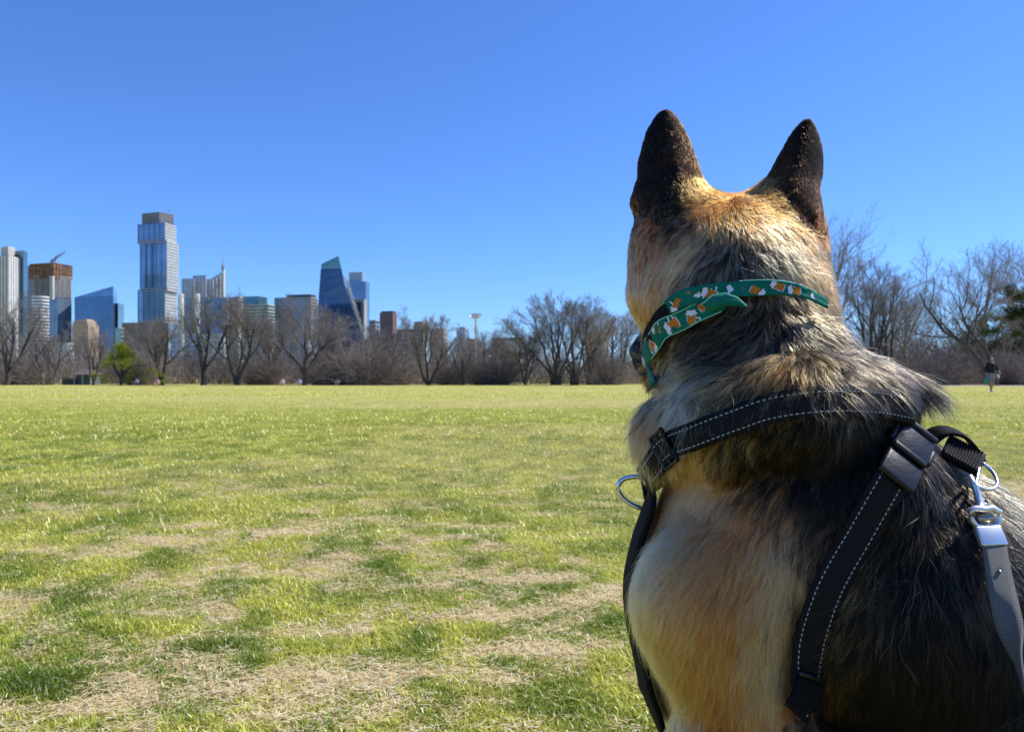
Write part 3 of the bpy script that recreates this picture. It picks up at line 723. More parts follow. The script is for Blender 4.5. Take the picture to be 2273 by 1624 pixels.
def evergreen(px, Y, w, h, z0, seed, label, cols=None, name='evergreen_tree'):
    r = np.random.default_rng(seed)
    cl = [((r.normal() * w * .45, r.normal() * w * .4, z0 + (h - z0) * r.random()), (w * .17, w * .17, w * .12)) for _ in range(90)]
    o = empty(name, (X(px, Y), Y, -.02)); tag(o, label, 'tree', 'evergreen trees at the right edge')
    link('crown', leaf_mesh(seed, cl, 190, .07, cols or (lin((34, 46, 22)), lin((74, 84, 42))), 'evergreen_leaf'), o)
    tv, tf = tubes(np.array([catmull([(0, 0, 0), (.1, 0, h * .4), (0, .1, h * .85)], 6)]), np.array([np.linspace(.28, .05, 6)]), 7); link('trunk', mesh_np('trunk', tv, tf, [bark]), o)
evergreen(2290, 72, 3.6, 9.5, 1.5, 31, 'dense dark evergreen tree at the right edge of the picture')
evergreen(2178, 92, 4.0, 8.0, 2.5, 32, 'paler green evergreen behind the leaning tree', (lin((70, 84, 40)), lin((120, 126, 66))))
evergreen(1115, 84, 2.6, 3.8, .4, 33, 'low yellow-green bush left of the big round trees', (lin((96, 100, 44)), lin((140, 138, 66))), 'leafy_bush')
evergreen(2265, 100, 4.5, 11.5, 3.0, 34, 'tall dull green evergreen high at the right edge', (lin((56, 66, 40)), lin((96, 100, 66))))

# twiggy shrubs and the brush behind
def twigs(seed, n, cx_, cy_, wx, wy, h, rad, arch=.5):
    r = np.random.default_rng(seed)
    base = np.stack([cx_ + (r.random(n) - .5) * wx, cy_ + (r.random(n) - .5) * wy, np.zeros(n)], -1)
    d = np.stack([r.normal(size=n) * arch, r.normal(size=n) * arch, np.ones(n)], -1)
    L = h * (.45 + .75 * r.random(n)) * (.45 + 1.0 * vnoise(base[:, :1] * np.array([[1.0]]), .16, seed % 97, 2))
    p, rd = grow_paths(r, base, d, L, np.full(n, rad), np.full(n, rad * .35), 5, .22, -.03)
    b2 = spawn(r, p, rd, 3, .15, .8, .58, .75, L); p2, rd2 = grow_paths(r, b2[0], b2[1], b2[2], np.maximum(b2[3], .01), np.maximum(b2[3] * .4, .006), 4, .25, .0)
    v1, f1 = tubes(p, rd, 3); v2, f2 = tubes(p2, rd2, 3)
    return np.concatenate([v1, v2]), np.concatenate([f1, f2 + len(v1)])
brush_m = mat('brush_twig', (.25, .205, .18), .95, noise=.6, nscale=.12, rgb2=(.12, .095, .08))
sh_me = [mesh_np('twigs', *twigs(50 + k, 420, 0, 0, 2.2, 1.6, 2.6, .016, .75), [brush_m], False) for k in range(3)]
for k, (px, Y, s, lab) in enumerate(((48, 69, 1.0, 'brown twiggy shrub behind the leftmost bare tree'), (318, 70, 1.0, 'brown twiggy shrub right of the fresh green tree'), (585, 70, 1.0, 'twiggy shrub left of the broad bare tree'),
        (738, 67.5, 1.2, 'large brown twiggy shrub below the sail-shaped tower'), (797, 67.5, 1.35, 'largest rounded twiggy shrub right of the sail-shaped tower'), (868, 69, 1.1, 'twiggy shrub below the brick tower'),
        (1000, 70, 1.0, 'twiggy shrub between the two small middle trees'), (1090, 69, 1.15, 'dark twiggy shrub below the lamp mast'), (1345, 70, 1.1, 'twiggy shrub right of the big pair of round trees'), (2085, 67, 1.2, 'twiggy shrub left of the walking person'), (2252, 66, 1.1, 'twiggy shrub right of the walking person'))):
    o = empty('twiggy_shrub', (X(px, Y), Y, -.02), k * 1.3); o.scale = (s * 1.25, s, s); link('twigs', sh_me[k % 3], o); tag(o, lab, 'shrub', 'twiggy shrubs along the field edge')
bv, bf = [], []; kk = 0
for (x0, x1, Y, h, n, rad) in ((-60, 12, 80, 4.2, 1050, .031), (-62, 14, 90, 5.2, 900, .041), (-64, 16, 76, 2.6, 1050, .028), (-66, 18, 98, 5.5, 700, .054),
                               (8, 38, 84, 5.0, 500, .030), (36, 75, 84, 7.0, 750, .035), (36, 78, 95, 9.0, 650, .052), (34, 72, 76, 4.0, 650, .031), (34, 82, 108, 10, 500, .07), (-130, -60, 92, 5.5, 450, .05), (78, 140, 92, 8, 450, .05)):
    v, f = twigs(int(Y * 10 + x1), n, (x0 + x1) / 2, Y, x1 - x0, 6, h, rad, .35); bv.append(v); bf.append(f + kk); kk += len(v)
tag(link('brush', mesh_np('brush', np.concatenate(bv), np.concatenate(bf), [brush_m], False)), 'tangled brown leafless brush filling the edge of the wood', 'brush', kind='stuff')
# ------------------------------------------------------------------ people and small park furniture
def sdf_mesh(prims, h, lo, hi, k=.03):
    lo = np.array(lo, float); n = np.ceil((np.array(hi) - lo) / h).astype(int)
    g = np.stack(np.meshgrid(*[lo[i] + h * np.arange(n[i]) for i in range(3)], indexing='ij'), -1)
    D = np.full(n, .3)
    for p0, r0, p1, r1 in prims:
        p0 = np.array(p0, float); p1 = np.array(p1, float); ba = p1 - p0
        t = np.clip(((g - p0) @ ba) / (ba @ ba + 1e-9), 0, 1)
        d = np.linalg.norm(g - (p0 + t[..., None] * ba), axis=-1) - (r0 + (r1 - r0) * t)
        hh = np.clip(.5 + .5 * (D - d) / k, 0, 1); D = D * (1 - hh) + d * hh - k * hh * (1 - hh)
    import openvdb
    G = openvdb.FloatGrid(.3); G.copyFromArray(D.astype(np.float32)); p, q = G.convertToQuads(isovalue=0.0)
    return p * h + lo, q
skin_m = mat('skin', (.30, .16, .11), .6); hair_m = mat('dark_hair', (.018, .013, .011), .6); top_m = mat('black_cotton', (.008, .008, .011), .9)
short_m = mat('grey_shorts', (.20, .20, .24), .9, noise=.2, nscale=8); shoe_m = mat('white_shoe', (.82, .82, .80), .7); bag_m = mat('green_bag', (.05, .22, .15), .7); white_cl = mat('white_cotton', (.62, .61, .60), .9)
def chainp(pts): return [(a[0], a[1], b_[0], b_[1]) for a, b_ in zip(pts[:-1], pts[1:])]
def person(name, px, Y, label, h=1.64, rz=0.0, walk=1.0, top=top_m, shorts=short_m, group=None, detail=True):
    """standing or walking figure, facing -Y, feet on the ground"""
    o = empty(name, (X(px, Y), Y, float(ground_z(np.array([X(px, Y)]), np.array([Y]))[0])), rz); o.scale = (h / 1.64,) * 3
    tag(o, label, 'person', group)
    st = .16 * walk
    body = []
    for s, fy in ((-1, -st), (1, st)):
        body += chainp([((s * .09, 0, .86), .085), ((s * .10, -.02 + fy * .45, .48), .060), ((s * .10, fy, .10), .042), ((s * .10, fy, .06), .040), ((s * .105, fy - .12, .035), .034)])
    body += chainp([((0, 0, .90), .13), ((0, 0, 1.05), .125), ((0, 0, 1.25), .14), ((0, 0, 1.34), .12)])
    body += [((0, 0, 1.36), .055, (0, -.01, 1.46), .05), ((0, -.015, 1.50), .085, (0, -.02, 1.545), .09), ((0, -.09, 1.50), .03, (0, -.10, 1.48), .02)]
    arms = {-1: [((-.17, 0, 1.33), .055), ((-.25, .0, 1.08), .045), ((-.25, -.05, .86), .034), ((-.25, -.06, .76), .036)], 1: [((.17, 0, 1.33), .055), ((.29, .02, 1.12), .045), ((.31, -.10, .96), .034), ((.32, -.16, .92), .036)]}
    for s in arms: body += chainp(arms[s])
    for s in arms:                                               # fingers
        w = np.array(arms[s][-1][0])
        for k in range(4): body.append((w + np.array([(-1.5 + k) * .014, -.01, -.02]), .010, w + np.array([(-1.5 + k) * .016, -.025, -.085 + abs(k - 1.5) * .008]), .008))
        body.append((w + np.array([-s * .02, -.02, .0]), .011, w + np.array([-s * .045, -.045, -.035]), .009))
    v, q = sdf_mesh(body, .0125 if detail else .022, (-.45, -.45, -.01), (.45, .4, 1.68), .025)
    link('body', mesh_np('body', v, q, [skin_m]), o)
    tp = chainp([((0, 0, .93), .150), ((0, 0, 1.08), .155), ((0, 0, 1.26), .165), ((0, 0, 1.36), .09)])
    for s in arms: tp += chainp([((arms[s][0][0]), .075), ((arms[s][1][0]), .066), (((np.array(arms[s][1][0]) * .45 + np.array(arms[s][2][0]) * .55)), .052)])
    v, q = sdf_mesh(tp, .0125 if detail else .022, (-.45, -.35, .7), (.45, .35, 1.5), .03); link('top', mesh_np('top', v, q, [top]), o)
    sp = chainp([((0, 0, .86), .145), ((0, 0, .95), .140)])
    for s, fy in ((-1, -st), (1, st)): sp += chainp([((s * .09, 0, .84), .105), ((s * .105, -.01 + fy * .35, .60), .095)])
    v, q = sdf_mesh(sp, .0125 if detail else .022, (-.35, -.35, .45), (.35, .35, 1.1), .03); link('shorts', mesh_np('shorts', v, q, [shorts]), o)
    hp_ = chainp([((0, .015, 1.56), .098), ((0, .045, 1.50), .095), ((0, .06, 1.38), .085), ((0, .06, 1.30), .06)]) + [((-.08, 0, 1.5), .04, (-.085, -.01, 1.33), .035), ((.08, 0, 1.5), .04, (.085, -.01, 1.33), .035)]
    v, q = sdf_mesh(hp_, .0125 if detail else .022, (-.25, -.25, 1.15), (.25, .25, 1.72), .02); link('hair', mesh_np('hair', v, q, [hair_m]), o)
    for s, fy in ((-1, -st), (1, st)):
        v, q = sdf_mesh([((s * .10, fy, .06), .048, (s * .10, fy + .02, .035), .042), ((s * .10, fy, .035), .042, (s * .107, fy - .15, .032), .036)], .0125, (-.3, -.5, -.01), (.3, .4, .16), .01)
        link('shoe', mesh_np('shoe', v, q, [shoe_m]), o)
    return o
pr = person('person', 2200, 36.3, 'person in black top and shorts walking on the grass by the leaning tree')
bg_ = MB().tube([(0, 0, -.30), (0, 0, -.28), (0, 0, -.05), (0, 0, .0)], [.09, .12, .11, .05], 10, flat=.5); bg_.tube([(-.05, 0, -.02), (-.03, 0, .10), (.03, 0, .10), (.05, 0, -.02)], .008, 6)
bo = bg_.build('carry_bag', bag_m, None, True); bo.location = (pr.location.x - .25, pr.location.y - .07, .69); tag(bo, 'green bag carried by the walking person', 'bag')
cl_ = MB().add([(0, 0, 0), (.12, 0, -.02), (.15, .02, -.14), (.10, 0, -.24), (.02, .01, -.12), (.06, -.02, -.08)], None, [(0, 5, 1), (1, 5, 2), (2, 5, 3), (3, 5, 4), (4, 5, 0)]).build('white_cloth', white_cl, None); cl_.location = (pr.location.x + .19, pr.location.y - .14, .86); tag(cl_, 'white cloth hanging at the walking person side', 'cloth')
def sitter(px, Y, lab, topm):
    o = empty('person', (X(px, Y), Y, .0)); tag(o, lab, 'person', 'distant people at the field edge'); o.scale = (.8, .8, .8)
    b_ = chainp([((0, 0, .14), .14), ((0, .02, .34), .13), ((0, 0, .52), .11)]) + [((0, 0, .58), .05, (0, -.01, .66), .05), ((0, -.02, .72), .09, (0, -.02, .76), .09)]
    for s in (-1, 1): b_ += chainp([((s * .09, 0, .13), .08), ((s * .14, -.38, .30), .06), ((s * .13, -.62, .06), .045), ((s * .13, -.74, .05), .035)]) + chainp([((s * .17, 0, .50), .05), ((s * .22, -.14, .30), .04), ((s * .12, -.30, .34), .035)])
    v, q = sdf_mesh(b_, .022, (-.4, -.85, -.02), (.4, .3, .9), .03); link('body', mesh_np('body', v, q, [skin_m]), o)
    v, q = sdf_mesh(chainp([((0, 0, .16), .155), ((0, .02, .34), .145), ((0, 0, .52), .125)]) + chainp([((-.17, 0, .50), .06), ((-.22, -.14, .30), .05)]) + chainp([((.17, 0, .50), .06), ((.22, -.14, .30), .05)]), .022, (-.4, -.4, -.02), (.4, .3, .75), .03); link('top', mesh_np('top', v, q, [topm]), o)
    v, q = sdf_mesh([((0, 0, .78), .10, (0, .03, .70), .085)], .022, (-.2, -.2, .5), (.2, .2, .95), .02); link('hair', mesh_np('hair', v, q, [hair_m]), o)
sitter(350, 60, 'distant person in pale top sitting on the grass right of the green tree', mat('pink_cotton', (.55, .36, .30), .9))
sitter(627, 62, 'distant person sitting on the grass below the teal block', white_cl)
sitter(665, 63, 'distant person in white sitting left of the broad bare tree', mat('pale_blue_cotton', (.40, .48, .60), .9))

sitter(304, 64.5, 'distant person in white sitting below the fresh green tree', mat('off_white_cotton', (.6, .6, .6), .9))
sitter(749, 64.5, 'distant person in grey sitting before the twiggy shrubs', mat('grey_cotton', (.35, .36, .40), .9))
# shelter and boxes at the left
sg = mat('shelter_green', (.10, .14, .13), .8, noise=.2, nscale=2); sr = mat('shelter_roof', (.17, .12, .12), .9, noise=.3, nscale=2); dg = mat('dark_green_paint', (.02, .05, .045), .6)
o = empty('park_shelter', (X(184, 70), 70, 0)); tag(o, 'small grey-green shelter with a dull red roof behind the field', 'shelter')
MB().box(-.85, .85, .4, 1.4, 0, .95).build('wall', sg, o)
MB().add([(-1.0, -.2, .95), (1.0, -.2, .95), (1.0, 1.6, .95), (-1.0, 1.6, .95), (-.5, .5, 1.45), (.5, .5, 1.45)], [(0, 1, 5, 4), (2, 3, 4, 5)], [(1, 2, 5), (3, 0, 4)]).build('roof', sr, o)
for xx in (-.75, 0, .75): MB().box(xx - .05, xx + .05, -.1, 0, 0, .95).build('post', grey_p, o)
for px, w, lab in ((100, .48, 'dark green bin box left of the shelter, the farther one'), (150, .5, 'dark green bin box right beside the shelter')):
    o = empty('bin_box', (X(px, 70), 70, 0)); tag(o, lab, 'bin', 'dark green bins'); MB().box(-w, w, 0, .6, 0, .52).build('container', dg, o); MB().box(-w - .04, w + .04, -.04, .64, .525, .60).build('lid', dark_p, o)
sg_ = empty('park_sign', (X(97, 68), 68, 0)); tag(sg_, 'small white sign on a thin post at far left', 'sign'); MB().box(-.02, .02, -.02, .02, 0, .8).build('post', grey_p, sg_); MB().box(-.08, .08, -.045, -.022, .75, 1.05).build('panel', white_p, sg_)
N_FUR_NEAR, N_FUR_FAR = 450000, 60000
# ------------------------------------------------------------------ the dog: body
# dog frame: a = forward along its chest, l = to its left (towards the camera), z = up
DF = np.array([-0.954, 0.30, 0.0]); DL = np.array([-0.30, -0.954, 0.0])
DO = np.array([0.381, 0.79, 0.0])
def d2w(p):
    p = np.asarray(p, float)
    return DO + p[..., 0:1] * DF + p[..., 1:2] * DL + p[..., 2:3] * np.array([0, 0, 1.0])
def w2d(p):
    q = np.asarray(p, float) - DO
    return np.stack([q @ DF, q @ DL, q[..., 2]], -1)

def dog_sdf():
    h = 0.004
    lo = np.array([-0.62, -0.26, -0.006]); hi = np.array([0.36, 0.26, 1.02])
    n = np.ceil((hi - lo) / h).astype(int)
    D = np.full(n, 0.05, np.float32)
    ax = [lo[i] + h * np.arange(n[i]) for i in range(3)]
    def sub(bmin, bmax):
        i0 = np.clip(np.floor((bmin - lo) / h).astype(int), 0, n); i1 = np.clip(np.ceil((bmax - lo) / h).astype(int) + 1, 0, n)
        sl = tuple(slice(a, b) for a, b in zip(i0, i1))
        g = np.stack(np.meshgrid(*[ax[i][sl[i]] for i in range(3)], indexing='ij'), -1)
        return sl, g
    def smin(sl, d, k):
        a = D[sl]
        hh = np.clip(0.5 + 0.5 * (a - d) / k, 0, 1)
        D[sl] = (a * (1 - hh) + d * hh - k * hh * (1 - hh)).astype(np.float32)
    def cap(p0, r0, p1, r1, k=0.03, lat=1.0, axis=(0, 1, 0)):
        p0 = np.array(p0, float); p1 = np.array(p1, float); axis = np.array(axis, float); axis /= np.linalg.norm(axis)
        m = max(r0, r1) * max(1, lat) + 0.06
        sl, g = sub(np.minimum(p0, p1) - m, np.maximum(p0, p1) + m)
        ba = p1 - p0; L2 = ba @ ba + 1e-12
        t = np.clip(((g - p0) @ ba) / L2, 0, 1)
        dl = g - (p0 + t[..., None] * ba)
        if lat != 1.0:
            s = dl @ axis
            dl = dl + (s * (1 / lat - 1))[..., None] * axis
        d = np.sqrt((dl ** 2).sum(-1)) - (r0 + (r1 - r0) * t)
        smin(sl, d * min(1, lat), k)
    def chain(pts, k=0.03, lat=1.0, mirror=False):
        for (p0, r0), (p1, r1) in zip(pts[:-1], pts[1:]):
            cap(p0, r0, p1, r1, k, lat)
            if mirror:
                cap((p0[0], -p0[1], p0[2]), r0, (p1[0], -p1[1], p1[2]), r1, k, lat)
    # trunk
    chain([((.115, 0, .500), .120), ((.00, 0, .475), .133), ((-.13, 0, .345), .120), ((-.29, 0, .235), .120), ((-.38, 0, .165), .100)], .04, .92)
    chain([((.015, 0, .562), .075), ((-.10, 0, .462), .07), ((-.22, 0, .33), .07)], .04, .8)
    chain([((.122, 0, .565), .092), ((.165, 0, .46), .078), ((.155, 0, .38), .072), ((.14, 0, .32), .06)], .03, 1.0)
    # shoulders, upper arms, forelegs
    chain([((.03, .075, .60), .050), ((.165, .088, .475), .062), ((.125, .10, .345), .055)], .035, .9, True)
    chain([((.075, .10, .335), .036), ((.145, .095, .33), .056), ((.172, .09, .245), .042), ((.178, .085, .12), .028), ((.182, .085, .06), .031)], .02, 1, True)
    chain([((.185, .085, .035), .034), ((.235, .085, .022), .026)], .015, 1.1, True)
    # haunches
    chain([((-.30, .085, .22), .105), ((-.16, .125, .215), .075), ((-.075, .135, .17), .055)], .04, .75, True)
    chain([((-.075, .135, .16), .050), ((-.20, .13, .065), .035), ((-.235, .125, .04), .032)], .025, 1, True)
    chain([((-.235, .125, .035), .033), ((-.10, .14, .028), .028), ((-.055, .145, .022), .024)], .02, 1, True)
    # tail on the ground
    chain([((-.40, 0, .10), .045), ((-.47, .03, .055), .04), ((-.55, .10, .04), .028), ((-.56, .18, .035), .015)], .02)
    # neck, its folded roll of skin and the ruff
    chain([((.075, 0, .60), .112), ((.120, .0, .70), .090), ((.146, 0, .775), .076)], .04, .95)
    chain([((.195, .03, .640), .036), ((.145, .084, .655), .044), ((.08, .100, .670), .043), ((.032, .058, .673), .038), ((.020, .005, .676), .033)], .025)
    chain([((.195, .03, .640), .036), ((.185, -.05, .640), .045), ((.07, -.085, .66), .046), ((.02, -.045, .672), .040)], .03)
    chain([((.138, 0, .735), .070), ((.068, 0, .686), .050), ((.024, 0, .664), .038)], .025, 1.0)
    cap((.045, .0, .682), .048, (-.014, .006, .684), .022, .02)
    # head (built in world axes; turned away from the camera)
    C = np.array([.243, .838, .832]); H = np.array([-.335, .92, -.20]); H /= np.linalg.norm(H)
    R = np.cross(H, (0, 0, 1)); R /= np.linalg.norm(R); U = np.cross(R, H)
    def hp(f, r, u): return w2d(C + H * f + R * r + U * u)
    Rd = w2d(DO + R); 
    def hcap(p0, r0, p1, r1, k=.02, lat=1.0): cap(hp(*p0), r0, hp(*p1), r1, k, lat, Rd)
    hcap((0, 0, 0.0), .066, (.05, 0, 0.0), .060, .03, 1.12)
    hcap((0.0, 0, -.035), .078, (.03, 0, -.035), .070, .03, 1.12)
    for s in (-1, 1):
        hcap((.02, s * .052, -.045), .040, (.075, s * .035, -.055), .032)
    cap(w2d(np.array((.285, .83, .835))), .040, w2d(np.array((.290, .825, .795))), .046, .03)
    for q in ((.187, .852, .884), (.300, .836, .884)):
        cap(w2d(np.array(q)), .038, w2d(np.array(q) + (0, 0, -.03)), .04, .03)
    cap(w2d(np.array((.172, .85, .85))), .035, w2d(np.array((.172, .85, .80))), .04, .03)
    hcap((.08, 0, -.025), .046, (.185, 0, -.068), .029, .025, .9)
    hcap((.08, 0, -.060), .034, (.168, 0, -.096), .020, .02, .95)
    hcap((.195, 0, -.056), .017, (.20, 0, -.060), .015, .01, 1.1)
    # ears: thin shells whose backs bulge towards the camera
    def ear(zoom_l, zoom_r, Y0, bulge, lean, cup):
        def tr(L): return np.array([((1500 + x / 3.248) * .8879, (240 + y / 3.248) * .8879) for x, y in L])
        l = tr(zoom_l); r = tr(zoom_r)
        zl = CAM_H + (HY - l[:, 1]) / FPX * Y0; xl = (l[:, 0] - CX) / FPX * Y0
        zr = CAM_H + (HY - r[:, 1]) / FPX * Y0; xr = (r[:, 0] - CX) / FPX * Y0
        corners = np.array([(x, y, z) for x in (xl.min() - .03, xr.max() + .03) for y in (Y0 - .06, Y0 + .06) for z in (min(zl.min(), zr.min()) - .02, zl.max() + .02)])
        c = w2d(corners)
        sl, g = sub(c.min(0), c.max(0))
        w = d2w(g); X, Yw, Z = w[..., 0], w[..., 1], w[..., 2]
        XL = np.interp(Z, zl[::-1], xl[::-1]); XR = np.interp(Z, zr[::-1], xr[::-1])
        XL = XL - .0024; XR = XR + .0024
        wd = np.maximum(XR - XL, .004)
        u = np.clip((X - XL) / wd, -.3, 1.3)
        v = np.clip((Z - zl.min()) / (zl.max() - zl.min()), 0, 1)
        ys = Y0 + lean * v - bulge * (1 - v * .75) * (1 - (2 * u - 1) ** 2) + cup * (u - .5) * (1 - v)
        inside = np.maximum(np.maximum(XL - X, X - XR), np.maximum(Z - zl.max() - .0015, min(zl.min(), zr.min()) - Z))
        th = .0046
        dy = np.abs(Yw - ys) * .8 - th
        q = np.sqrt(np.maximum(inside + th, 0) ** 2 + np.maximum(dy + th, 0) ** 2) - th
        d = np.where((inside < -th) | (dy < 0), np.maximum(inside, dy), q)
        d = np.maximum(inside, dy)
        smin(sl, d, .008)
    ear([(512, 104), (490, 122), (460, 160), (400, 270), (370, 380), (340, 480), (325, 560), (330, 640), (300, 720), (268, 830), (278, 920), (330, 1000)],
        [(568, 104), (596, 122), (620, 150), (680, 250), (730, 380), (770, 520), (800, 620), (830, 760), (800, 900), (700, 1000)], .848, .030, .012, -.02)
    ear([(1678, 184), (1658, 200), (1640, 220), (1560, 320), (1490, 440), (1430, 540), (1375, 640), (1360, 760), (1400, 900), (1500, 1000), (1600, 1040)],
        [(1722, 184), (1742, 200), (1760, 230), (1800, 330), (1828, 480), (1825, 600), (1805, 720), (1792, 790), (1800, 900), (1790, 990), (1750, 1040)], .826, .030, .012, .03)
    import openvdb
    G = openvdb.FloatGrid(0.05); G.copyFromArray(D)
    pts, quads = G.convertToQuads(isovalue=0.0)
    pts = pts * h + lo
    return d2w(pts), quads, (C, H, R, U)

dog_v, dog_q, (HC, HH, HR, HU) = dog_sdf()
# relax the surface a little
def relax(v, q, it, lam=.5):
    e = np.concatenate([q[:, [0, 1]], q[:, [1, 2]], q[:, [2, 3]], q[:, [3, 0]]])
    cnt = np.zeros(len(v)); np.add.at(cnt, e[:, 0], 1); np.add.at(cnt, e[:, 1], 1)
    for _ in range(it):
        s = np.zeros_like(v)
        for k in range(3):
            s[:, k] = np.bincount(e[:, 0], v[e[:, 1], k], len(v)) + np.bincount(e[:, 1], v[e[:, 0], k], len(v))
        v = v + lam * (s / np.maximum(cnt, 1)[:, None] - v)
    return v
dog_v = relax(dog_v, dog_q, 3)
dog_me = mesh_np('body', dog_v, dog_q)
# ------------------------------------------------------------------ strap paths laid on the dog
dog_bvh = BVHTree.FromPolygons([tuple(p) for p in dog_v], [tuple(f) for f in dog_q.tolist()])
def on_dog(px, py):
    """point of the dog's surface at a column and row, and its normal"""
    o = Vector((0, 0, CAM_H)); d = Vector(P(px, py, 1.0)) - o; d.normalize()
    hit = dog_bvh.ray_cast(o, d)
    if hit[0] is None:      # beside the outline: nearest surface point
        hit = min((dog_bvh.find_nearest(Vector(P(px, py, Y))) for Y in np.linspace(.6, 1.0, 20)), key=lambda h: h[3])
    return np.array(hit[0]), np.array(hit[1])
def near_dog(a, l, z):
    h = dog_bvh.find_nearest(Vector(d2w(np.array([a, l, z])))); return np.array(h[0]), np.array(h[1])

class Ribbon:
    """a strap: centre line, frame, width"""
    def __init__(s, hits, offset, width, n=60):
        off_ = [offset] * len(hits) if np.isscalar(offset) else list(offset) + [offset[-1]] * (len(hits) - len(offset))
        c = np.array([h[0] + h[1] * o_ for h, o_ in zip(hits, off_)]); nn = np.array([h[1] for h in hits])
        s.c = catmull(c, n); cl_ = np.concatenate([[0], np.cumsum(np.linalg.norm(np.diff(c, axis=0), axis=1))]); s.n = np.stack([np.interp(np.linspace(0, cl_[-1], n), cl_, nn[:, k]) for k in range(3)], -1)
        for _ in range(6): s.n[1:-1] = .5 * s.n[1:-1] + .25 * (s.n[2:] + s.n[:-2])
        s.t = np.gradient(s.c, axis=0); s.t /= np.linalg.norm(s.t, axis=1, keepdims=True)
        s.n -= s.t * (s.n * s.t).sum(1, keepdims=True); s.n /= np.linalg.norm(s.n, axis=1, keepdims=True)
        s.b = np.cross(s.n, s.t); s.w = np.full(n, width) if np.isscalar(width) else np.interp(np.linspace(0, 1, n), np.linspace(0, 1, len(width)), width)
        s.len = np.concatenate([[0], np.cumsum(np.linalg.norm(np.diff(s.c, axis=0), axis=1))])
    def at(s, d, v, h=0.0):
        """point at distance d along, v across (metres), h above"""
        d = np.atleast_1d(np.asarray(d, float)); v = np.broadcast_to(np.asarray(v, float), d.shape); h = np.broadcast_to(np.asarray(h, float), d.shape)
        f = lambda a: np.stack([np.interp(d, s.len, a[:, k]) for k in range(3)], -1)
        return f(s.c) + f(s.b) * v[:, None] + f(s.n) * h[:, None]
    def mesh(s, mb, th=.0022, camber=0.0, wrinkle=0.0):
        n = len(s.c); cols = np.linspace(-.5, .5, 5)
        top = s.c[:, None] + s.b[:, None] * (s.w[:, None] * cols)[..., None] + s.n[:, None] * (th / 2 - camber * (2 * cols) ** 2)[None, :, None]
        if wrinkle:
            q = vnoise(top.reshape(-1, 3), 70, 31, 2).reshape(n, 5) - .5 + .6 * np.sin(s.len[:, None] * 210 + 9 * cols[None]) * (vnoise(top.reshape(-1, 3), 25, 32, 1).reshape(n, 5) - .3)
            top = top + s.n[:, None] * (q * wrinkle)[..., None]
        bot = top - s.n[:, None] * th
        v = np.concatenate([top, bot[:, ::-1]], 1)          # ring of 10
        i, j = np.meshgrid(np.arange(n - 1), np.arange(10), indexing='ij'); j2 = (j + 1) % 10
        f = np.stack([i * 10 + j, i * 10 + j2, (i + 1) * 10 + j2, (i + 1) * 10 + j], -1).reshape(-1, 4)
        caps = []
        for r, fl in ((0, 1), (n - 1, 0)):
            for k in range(4):
                q = [r * 10 + k, r * 10 + k + 1, r * 10 + 8 - k, r * 10 + 9 - k]
                caps.append(q[::-1] if fl else q)
        return mb.add(v.reshape(-1, 3), np.vstack([f, caps]))
    def stitches(s, mb, inset=.0048, pitch=.0050, dash=.0028, half=.00045, h=.0016, d0=0.0, d1=None):
        d1 = s.len[-1] if d1 is None else d1
        for sd in (-1, 1):
            d = np.arange(d0 + .002, d1 - .004, pitch)
            wv = np.interp(d, s.len, s.w) / 2 - inset
            for a, w in zip(d, wv):
                p = s.at([a, a, a + dash, a + dash, a + dash * .5, a + dash * .5], [sd * (w - half), sd * (w + half), sd * (w + half), sd * (w - half), sd * (w - half), sd * (w + half)], [h - .0006] * 4 + [h + .0004] * 2)
                mb.add(p, [(0, 1, 5, 4), (4, 5, 2, 3)])
        return mb

R_chest = Ribbon([on_dog(*q) for q in ((1452, 1046), (1478, 1012), (1515, 980), (1555, 962), (1640, 932), (1726, 907), (1820, 895), (1920, 896), (2000, 910))], [.022, .020, .017, .015, .0125], .027, 80)
R_girth = Ribbon([on_dog(*q) for q in ((2005, 985), (1962, 1066), (1900, 1175), (1836, 1295), (1797, 1410), (1772, 1511), (1760, 1548), (1748, 1580))], .011, .030, 90)
R_breast = Ribbon([on_dog(1456, 1040)] + [near_dog(a, .05, z) for a, z in ((.262, .575), (.27, .53), (.275, .48), (.272, .43), (.262, .385), (.245, .345))] + [near_dog(.19, .0, .29), near_dog(.10, .0, .30)], .012, .042, 70)
R_chest_far = Ribbon([near_dog(.25, .0, .585), near_dog(.2, -.1, .60), near_dog(.1, -.13, .62), near_dog(.02, -.09, .635), near_dog(-.02, -.02, .655)], .013, .026, 50)
R_girth_far = Ribbon([near_dog(-.02, -.03, .65), near_dog(-.01, -.12, .55), near_dog(.03, -.15, .45), near_dog(.07, -.12, .36), near_dog(.09, -.05, .30)], .011, .030, 50)
R_collar = Ribbon([on_dog(*q) for q in ((1500, 680), (1530, 662), (1570, 652), (1618, 646), (1672, 644), (1726, 647), (1771, 662), (1812, 690))], .0135, [.016, .018, .016, .015, .015, .013, .011, .009], 70)
R_wrap = Ribbon([on_dog(*q) for q in ((1606, 672), (1560, 692), (1528, 710), (1492, 722), (1478, 745), (1464, 772), (1454, 796))] + [near_dog(.215, .035, .69), near_dog(.225, -.02, .695), near_dog(.205, -.075, .71), near_dog(.13, -.11, .74), near_dog(.09, -.085, .755)], .0135, [.016, .019, .021, .019, .015, .012, .010, .010, .012, .012, .010, .005], 110)
R_under = Ribbon([on_dog(*q) for q in ((1600, 666), (1545, 684), (1500, 698), (1474, 728), (1460, 756), (1452, 782))], .011, [.026, .028, .026, .022, .016, .012], 50)
STRAP_LINES = [(R_chest.c[::4], .012), (R_girth.c[::4], .014), (R_breast.c[::4], .017), (R_chest_far.c[::4], .015), (R_girth_far.c[::4], .017)]
